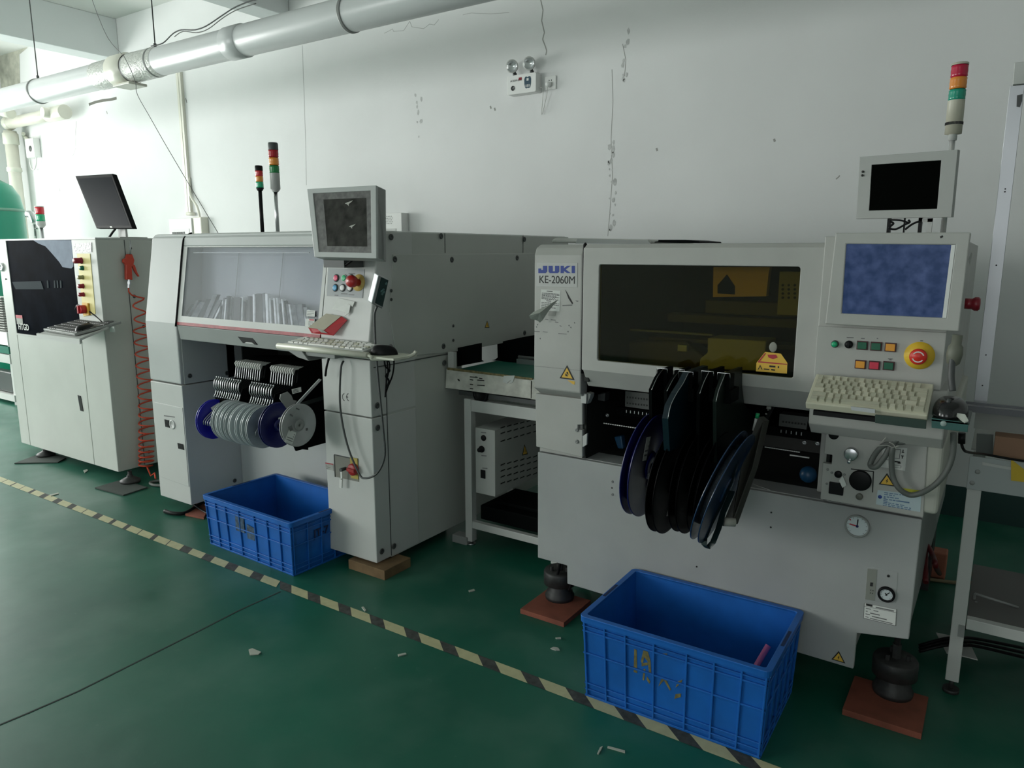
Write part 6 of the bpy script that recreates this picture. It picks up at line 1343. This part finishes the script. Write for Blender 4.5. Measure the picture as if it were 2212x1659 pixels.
m = MB(); R = random.Random(8)
for i in range(26):
    t = R.random(); x = 1604 + 60 * t + R.uniform(-8, 8); y = 1010 - 130 * t + R.uniform(-10, 10); c = at(x, y, Y=2.15 + .1 * t); s_ = R.uniform(.002, .007); m.box(c.x - s_, c.x + s_, c.y, c.y + .006, c.z - s_ * .6, c.z + s_ * .6)
m.build('metal_fitting', mat('dull_fittings', (.16, .16, .15), .35, metal=.6), r2)
m = MB(); m.tube([at(1637, 893, Y=2.2), at(1635, 903, Y=2.2)], .006, 8, 1); m.cur = 1; m.tube([at(1634, 904, Y=2.2), at(1628, 930, Y=2.2)], .005, 8, 1); m.build('green_tipped_lever', [GRN, LGR], r2)
m = MB(); a, b_ = at(1640, 925, Y=2.3), at(1672, 868, Y=2.5); m.prism([a, a + Vector((.01, 0, 0)), b_ + Vector((.01, 0, 0)), b_], (0, 0, -.004)); m.build('feeder_rail', DKG, r2)
# ================================================================ BLUE CRATES
def crate(label, A, B, D, h, nx, mats, marks=None, inset=.01):
    """A front-left floor corner, B front-right, D back-left (world, z=0)"""
    root = thing('plastic_crate', label, 'crate', (A.x, A.y, 0))
    M0 = frame(A, B, D); Lx = (B - A).length; Ly = (D - A).length; M = Taper(M0, Lx, Ly, h, inset); t = .010; fl_ = .016
    def bx(m, x0, x1, y0, y1, z0, z1): m.box(x0, x1, y0, y1, z0, z1)
    m = MB(); m.T = M; b_ = t
    o = [(b_, b_), (Lx - b_, b_), (Lx - b_, Ly - b_), (b_, Ly - b_)]; i_ = [(b_ + .006, b_ + .006), (Lx - b_ - .006, b_ + .006), (Lx - b_ - .006, Ly - b_ - .006), (b_ + .006, Ly - b_ - .006)]
    m.ring([(x, y, .01) for x, y in o], [(x, y, .01) for x, y in i_], (0, 0, h - .01)); m.build('crate_wall', mats, root, bevel=0)
    m = MB(); m.T = M; bx(m, b_, Lx - b_, b_, Ly - b_, .0, .012); m.build('crate_floor', mats, root)
    m = MB(); m.T = M; w_ = .006
    fl = fl_
    for z0, z1 in ((h - .052, h - .046), (h - .034, h - .030), (h * .54, h * .54 + .006), (.045, .050), (.024, .029), (.0, .008)):
        for q in ((0, Lx, 0, t), (0, Lx, Ly - t, Ly), (0, t, 0, Ly), (Lx - t, Lx, 0, Ly)): bx(m, q[0] + .003, q[1] - .003, q[2] + .003 * (q[2] == 0), q[3] - .003 * (q[3] == Ly), z0, z1)
    us = [i / nx for i in range(nx + 1)]
    us = [0.02, .14, .26, .42, .595, .735, .87, .985]
    for u in us:
        x = u * Lx
        for y0, y1 in ((.002, t), (Ly - t, Ly - .002)): bx(m, x - w_ / 2, x + w_ / 2, y0, y1, .004, h - .01)
    for k in range(6):
        y = .015 + (Ly - .03) * k / 5
        for x0, x1 in ((.002, t), (Lx - t, Lx - .002)): bx(m, x0, x1, y - w_ / 2, y + w_ / 2, .004, h - .01)
    m.build('ribs', mats, root, bevel=.0012, seg=1)
    m = MB(); m.T = M
    def rr2(x0, x1, y0, y1, r, z): return [(p.x, p.z, z) for p in rrect(x0, x1, y0, y1, r, 0)]
    m.ring(rr2(-.003, Lx + .003, -.003, Ly + .003, .018, h - .004), rr2(.016, Lx - .016, .016, Ly - .016, .008, h - .004), (0, 0, .008))
    for q in ((-.003, Lx + .003, -.003, .003),): pass
    m.ring(rr2(-.003, Lx + .003, -.003, Ly + .003, .018, h - .018), rr2(.0, Lx - .0, .0, Ly - .0, .016, h - .018), (0, 0, .018)); m.build('rim', mats, root, bevel=.002)
    m = MB(); m.T = M
    for x0, x1 in ((-.0035, .016), (Lx - .016, Lx + .0035)):
        bx(m, x0 + .005, x1 - .005, Ly * .38, Ly * .62, h + .003, h + .0048)
    m.build('handle_slot', mat('slot_shadow_blue', (.002, .02, .09), .6), root)
    if marks:
        m = MB(); m.T = M
        for poly in marks: m.prism([(u * Lx, b_ - .0012, v * h) for u, v in poly], (0, .0012, 0))
        m.build('painted_mark', mat('worn_yellow_paint', (.20, .17, .06), .7, noise=.5, nscale=60), root)
    return root, M0, Lx, Ly
Zc = .28
MK2 = [[(.305, .50), (.325, .50), (.322, .78), (.308, .78)], [(.345, .66), (.36, .80), (.385, .80), (.40, .70), (.405, .55), (.392, .55), (.385, .68), (.365, .72), (.355, .62)], [(.355, .44), (.365, .44), (.372, .58), (.362, .58)], [(.378, .46), (.395, .42), (.40, .45), (.382, .50)], [(.35, .60), (.385, .64), (.385, .67), (.35, .64)],
       [(.445, .42), (.475, .52), (.51, .42), (.515, .44), (.48, .56), (.46, .52)], [(.54, .48), (.57, .56), (.575, .60), (.55, .56)], [(.535, .34), (.57, .39), (.57, .43), (.54, .40)], [(.46, .80), (.49, .83), (.49, .85), (.46, .83)]]
A = at(1252, 1478, Z=0); B = at(1662, 1630, Z=0); A_t = at(1253, 1331, Z=Zc); B_t = at(1664, 1455, Z=Zc); D_t = at(1362, 1228, Z=Zc)
A2 = Vector((A_t.x, A_t.y, 0)); B2 = Vector((B_t.x, B_t.y, 0)); D2 = Vector((D_t.x, D_t.y, 0))
crate('blue plastic crate with pink tube inside, in front of the right machine', A2, B2, D2, Zc, 7, CRATE, MK2, .012)
Zc = .25
A_t = at(437, 1070, Z=Zc); B_t = at(627, 1133, Z=Zc); D_t = at(590, 1022, Z=Zc)
MK1 = [[(.37, .50), (.47, .50), (.47, .82), (.37, .82)], [(.50, .42), (.58, .42), (.60, .66), (.50, .70)]]
A2 = Vector((A_t.x, A_t.y, 0)); B2 = Vector((B_t.x, B_t.y, 0)); D2 = Vector((D_t.x, D_t.y, 0))
r, M, Lx, Ly = crate('empty blue plastic crate on floor in front of the middle machine', A2, B2, D2, Zc, 7, CRATE, None)
m = MB(); m.T = M
for poly in MK1: m.prism([(u * Lx, .0088, v * Zc) for u, v in poly], (0, .0012, 0))
m.build('painted_mark', mat('faint_brown_stain', (.05, .10, .17), .7, noise=.8, nscale=50), r)
# letters on its short side
m_ = text('JT-7', 'crate_lettering', r, M @ Vector((Lx - .0085, .13, .145)), xd=M.to_3x3() @ Vector((0, 1, 0)), yd=(0, 0, 1), size=.05, m=mat('dark_blue_print', (.002, .01, .06), .6), bold=.001)
# pink tube in the crate
a, b_ = at(1660, 1394, Y=2.17), at(1606, 1462, Y=2.05)
a = at(1660, 1394, Y=2.19); b_ = Vector((a.x - .075, a.y - .12, .025))
m = MB(); m.cyl(a, b_, .009, n=14); tag(m.build('pink_tube', PINKB), 'pink tube standing inside the blue crate of right machine', 'tube')
# ================================================================ OUTPUT CONVEYOR (right edge)
OY = 2.6
root = thing('output_conveyor', 'grey framed output conveyor cut off at the right edge', 'conveyor', (.3, OY + .3, 0))
f = lambda x, y: at(x, y, Y=OY)
xr = 1.3
m = MB(); m.box(-.040, -.002, OY, OY + .04, .045, .70); m.build('leg', LGR, root, bevel=.002)
m = MB(); m.box(-.040, -.002, OY + .5, OY + .54, .045, .70); m.build('leg', LGR, root, bevel=.002)
m = MB(); m.box(xr - .1, xr - .06, OY, OY + .04, .045, .70); m.build('leg', LGR, root, bevel=.002)
for x, y in ((-.021, OY + .02), (-.021, OY + .52), (xr - .08, OY + .02)):
    m = MB(); m.cyl((x, y, 0), (x, y, .012), .024); m.cyl((x, y, .012), (x, y, .05), .007); m.build('levelling_foot', CAST, root)
m = MB(); m.box(-.042, xr, OY - .006, OY, .695, .80); m.build('side_plate', mat('plate_paint', (.40, .43, .43), .45), root, bevel=.002)
for x, y in ((2112, 1019), (2100, 1043)):
    m = MB(); m.lathe([(.007, 0), (.007, .002), (.005, .003), (0, .003)], at(x, y, Y=OY - .006), (0, -1, 0), 14); m.build('bolt', GRY, root)
m = MB(); m.box(.0, xr, OY, OY + .03, .235, .26 + .01); m.build('lower_bar', LGR, root, bevel=.002)
m = MB(); m.box(.0, xr, OY + .03, OY + .5, .262, .27); m.build('lower_shelf', mat('shelf_brown_grey', (.14, .135, .13), .6), root)
m = MB(); m.box(-.042, xr, OY + .08, OY + .09, .87, .925); m.box(-.042, xr, OY + .08, OY + .5, .80, .805); m.build('inner_rail', mat('rail_paint', (.30, .31, .29), .5), root)
m = MB(); m.box(-.07, xr, OY + .05, OY + .085, .926, .945); m.box(-.07, xr, OY + .05, OY + .06, .95, .958); m.build('top_rail', mat('rail_dark_alu', (.12, .12, .13), .3, metal=.8), root)
m = MB(); m.prism(pq([(2122, 998), (2184, 1009), (2184, 1015), (2122, 1004)], Y=OY - .0065), (0, -.002, 0)); m.build('slot_plate', LGR, root)
m = MB(); P = pq([(2110, 937), (2146, 940), (2145, 985), (2108, 980)], Y=OY + .075); m.prism(P, (0, .01, 0)); m.build('grey_plate', mat('sensor_plate', (.12, .14, .13), .5), root)
m = MB(); m.box(-.02, -.002, OY - .003, OY + .0, .205, .245); m.build('leg_sleeve', GRY, root)
# tall guard frame behind the output conveyor
root = thing('guard_frame', 'tall silver guard post with bent arm at the right edge', 'frame', (-.03, OY + .1, .94))
m = MB()
for z0_, z1_ in ((.945, 1.895),): m.box(-.050, -.014, OY + .10, OY + .13, z0_, z1_)
m.build('post', mat('post_alu', (.44, .45, .47), .35, metal=.6), root, bevel=.001)
m = MB(); P = pq([(2191, 135), (2420, 112), (2420, 160), (2187, 183)], Y=OY + .09); m.prism(P, (0, .05, 0)); m.build('arm', LGR, root, bevel=.002)
m = MB(); m.prism(pq([(2197, 206), (2209, 203), (2208, 218), (2203, 231), (2196, 230)], Y=OY + .095), (0, .005, 0)); m.build('clip', DKG, root)
for y in (409, 415, 573, 768, 835):
    m = MB(); z_ = at(2150, y, Y=OY + .1).z; m.lathe([(.0022, 0), (.0022, .001), (0, .001)], (-.032, OY + .0995, z_), (0, -1, 0), 8); m.build('rivet', INK, root)
P = pq([(2150, 938), (2215, 945), (2215, 958), (2150, 950)], Y=OY + .02)
m = MB(); x0_ = P[0].x; m.box(x0_, x0_ + .35, OY + .0, OY + .07, .8055, .87); tag(m.build('wooden_block', CARDB, bevel=.002), 'brown wooden block lying on the output conveyor at right edge', 'block')
m = MB(); m.prism(pq([(2184, 992), (2212, 1014), (2216, 1042), (2184, 1038)], Y=OY - .010), (0, .003, 0)); tag(m.build('yellow_card', mat('yellow_card', (.65, .45, .03), .6)), 'yellow card stuck on the output conveyor at the right edge', 'card')
# things on floor to the right
c = at(2010, 1215, Z=.07); m = MB(); m.box(c.x - .02, c.x + .06, c.y, c.y + .08, 0, .12); tag(m.build('orange_block', mat('faded_orange', (.42, .15, .09), .7), bevel=.006), 'faded orange block on the floor behind the right machine', 'block')
m = MB(); m.tube([(-.13, 2.75, .30), at(2000, 1180, Y=2.9), at(2015, 1200, Y=2.85), at(2022, 1225, Y=2.8), at(2030, 1240, Z=.01)], .009, 8); tag(m.build('red_hose', mat('dark_red_hose', (.12, .01, .012), .4)), 'dark red hose curving down behind the right machine', 'hose')
m = MB(); P = [at(x, y, Z=.05) for x, y in ((2022, 1366), (2060, 1374), (2092, 1382), (2112, 1425), (2085, 1418), (2045, 1410))]; m.prism(P, (0, 0, -.003)); o = m.build('paper_sheet', PAPER); tag(o, 'crumpled white paper on the cables behind output conveyor leg', 'paper')
m = MB()
for k in range(3): m.tube([at(1985, 1395 + k * 6, Z=.02), at(2040, 1380 + k * 7, Z=.058), at(2075, 1378 + k * 8, Z=.06), at(2110, 1380 + k * 8, Z=.05), at(2212, 1400 + k * 10, Z=.02)], .006, 6)
tag(m.build('floor_cable', BLK, ), 'black cables running over the floor past the output conveyor leg', 'cable')
m = MB(); m.tube([at(2000, 1250, Z=.01), at(2060, 1258, Z=.01), at(2120, 1262, Z=.01), at(2212, 1290, Z=.01)], .008, 6); m.tube([at(2100, 1240, Z=.01), at(2150, 1265, Z=.01), at(2212, 1300, Z=.015)], .010, 6)
tag(m.build('air_hose', mat('tan_hose', (.22, .18, .10), .6)), 'tan hoses lying on the floor under the output conveyor', 'hose')
z_ = .27
root = thing('metal_bracket', 'thin metal bracket frame lying on output conveyor lower shelf', 'bracket', tuple(at(2110, 1300, Z=z_)))
m = MB(); 
for a, b_ in (((2098, 1325), (2106, 1282)), ((2106, 1282), (2200, 1312)), ((2106, 1300), (2165, 1330)), ((2110, 1335), (2175, 1345)), ((2175, 1345), (2212, 1330))): m.cyl(at(*a, Y=2.75), at(*b_, Y=2.78), .004, n=8)
m.build('rod', GRY, root)
# debris on the floor
DB = mat('plaster_bit', (.42, .44, .38), .8)
R = random.Random(9)
bits = [((1290, 1621), (1340, 1625), 'pale bent strip scrap on the floor near bottom edge', [(1290, 1627), (1296, 1614), (1302, 1611), (1299, 1618), (1293, 1628)]),
        (None, None, 'thin pale strip scrap lying beside the bent strip scrap', [(1313, 1611), (1350, 1621), (1350, 1625), (1312, 1614)]),
        (None, None, 'small torn paper scrap on the floor left of centre', [(537, 1403), (545, 1400), (564, 1408), (558, 1413), (540, 1414)]),
        (None, None, 'pale chip on the floor between the tape and right crate', [(1189, 1400), (1196, 1397), (1206, 1399), (1209, 1404), (1200, 1404)]),
        (None, None, 'white splinter beside the hazard tape near the leftmost machine', [(108, 1068), (126, 1064), (127, 1066), (110, 1071)]),
        (None, None, 'small pale chip on the floor below the left crate right corner', [(859, 1413), (876, 1410), (878, 1412), (861, 1417)]),
        (None, None, 'tiny pale chip beside the reddish board of right machine', [(1200, 1377), (1211, 1376), (1212, 1379), (1202, 1379)]),
        (None, None, 'curled white scrap on floor under the leftmost machine edge', [(180, 1016), (188, 1013), (190, 1016), (183, 1021)]),
        (None, None, 'pale chip on the floor right of the wooden board', [(1012, 1275), (1024, 1272), (1026, 1275), (1014, 1278)]),
        (None, None, 'pale sliver near the hazard tape centre', [(781, 1311), (785, 1310), (791, 1318), (788, 1320)])]
for _, _, lab, P in bits:
    m = MB(); m.prism([at(x, y, Z=.004) for x, y in P], (0, 0, -.0035)); tag(m.build('floor_scrap', DB), lab, 'scrap')
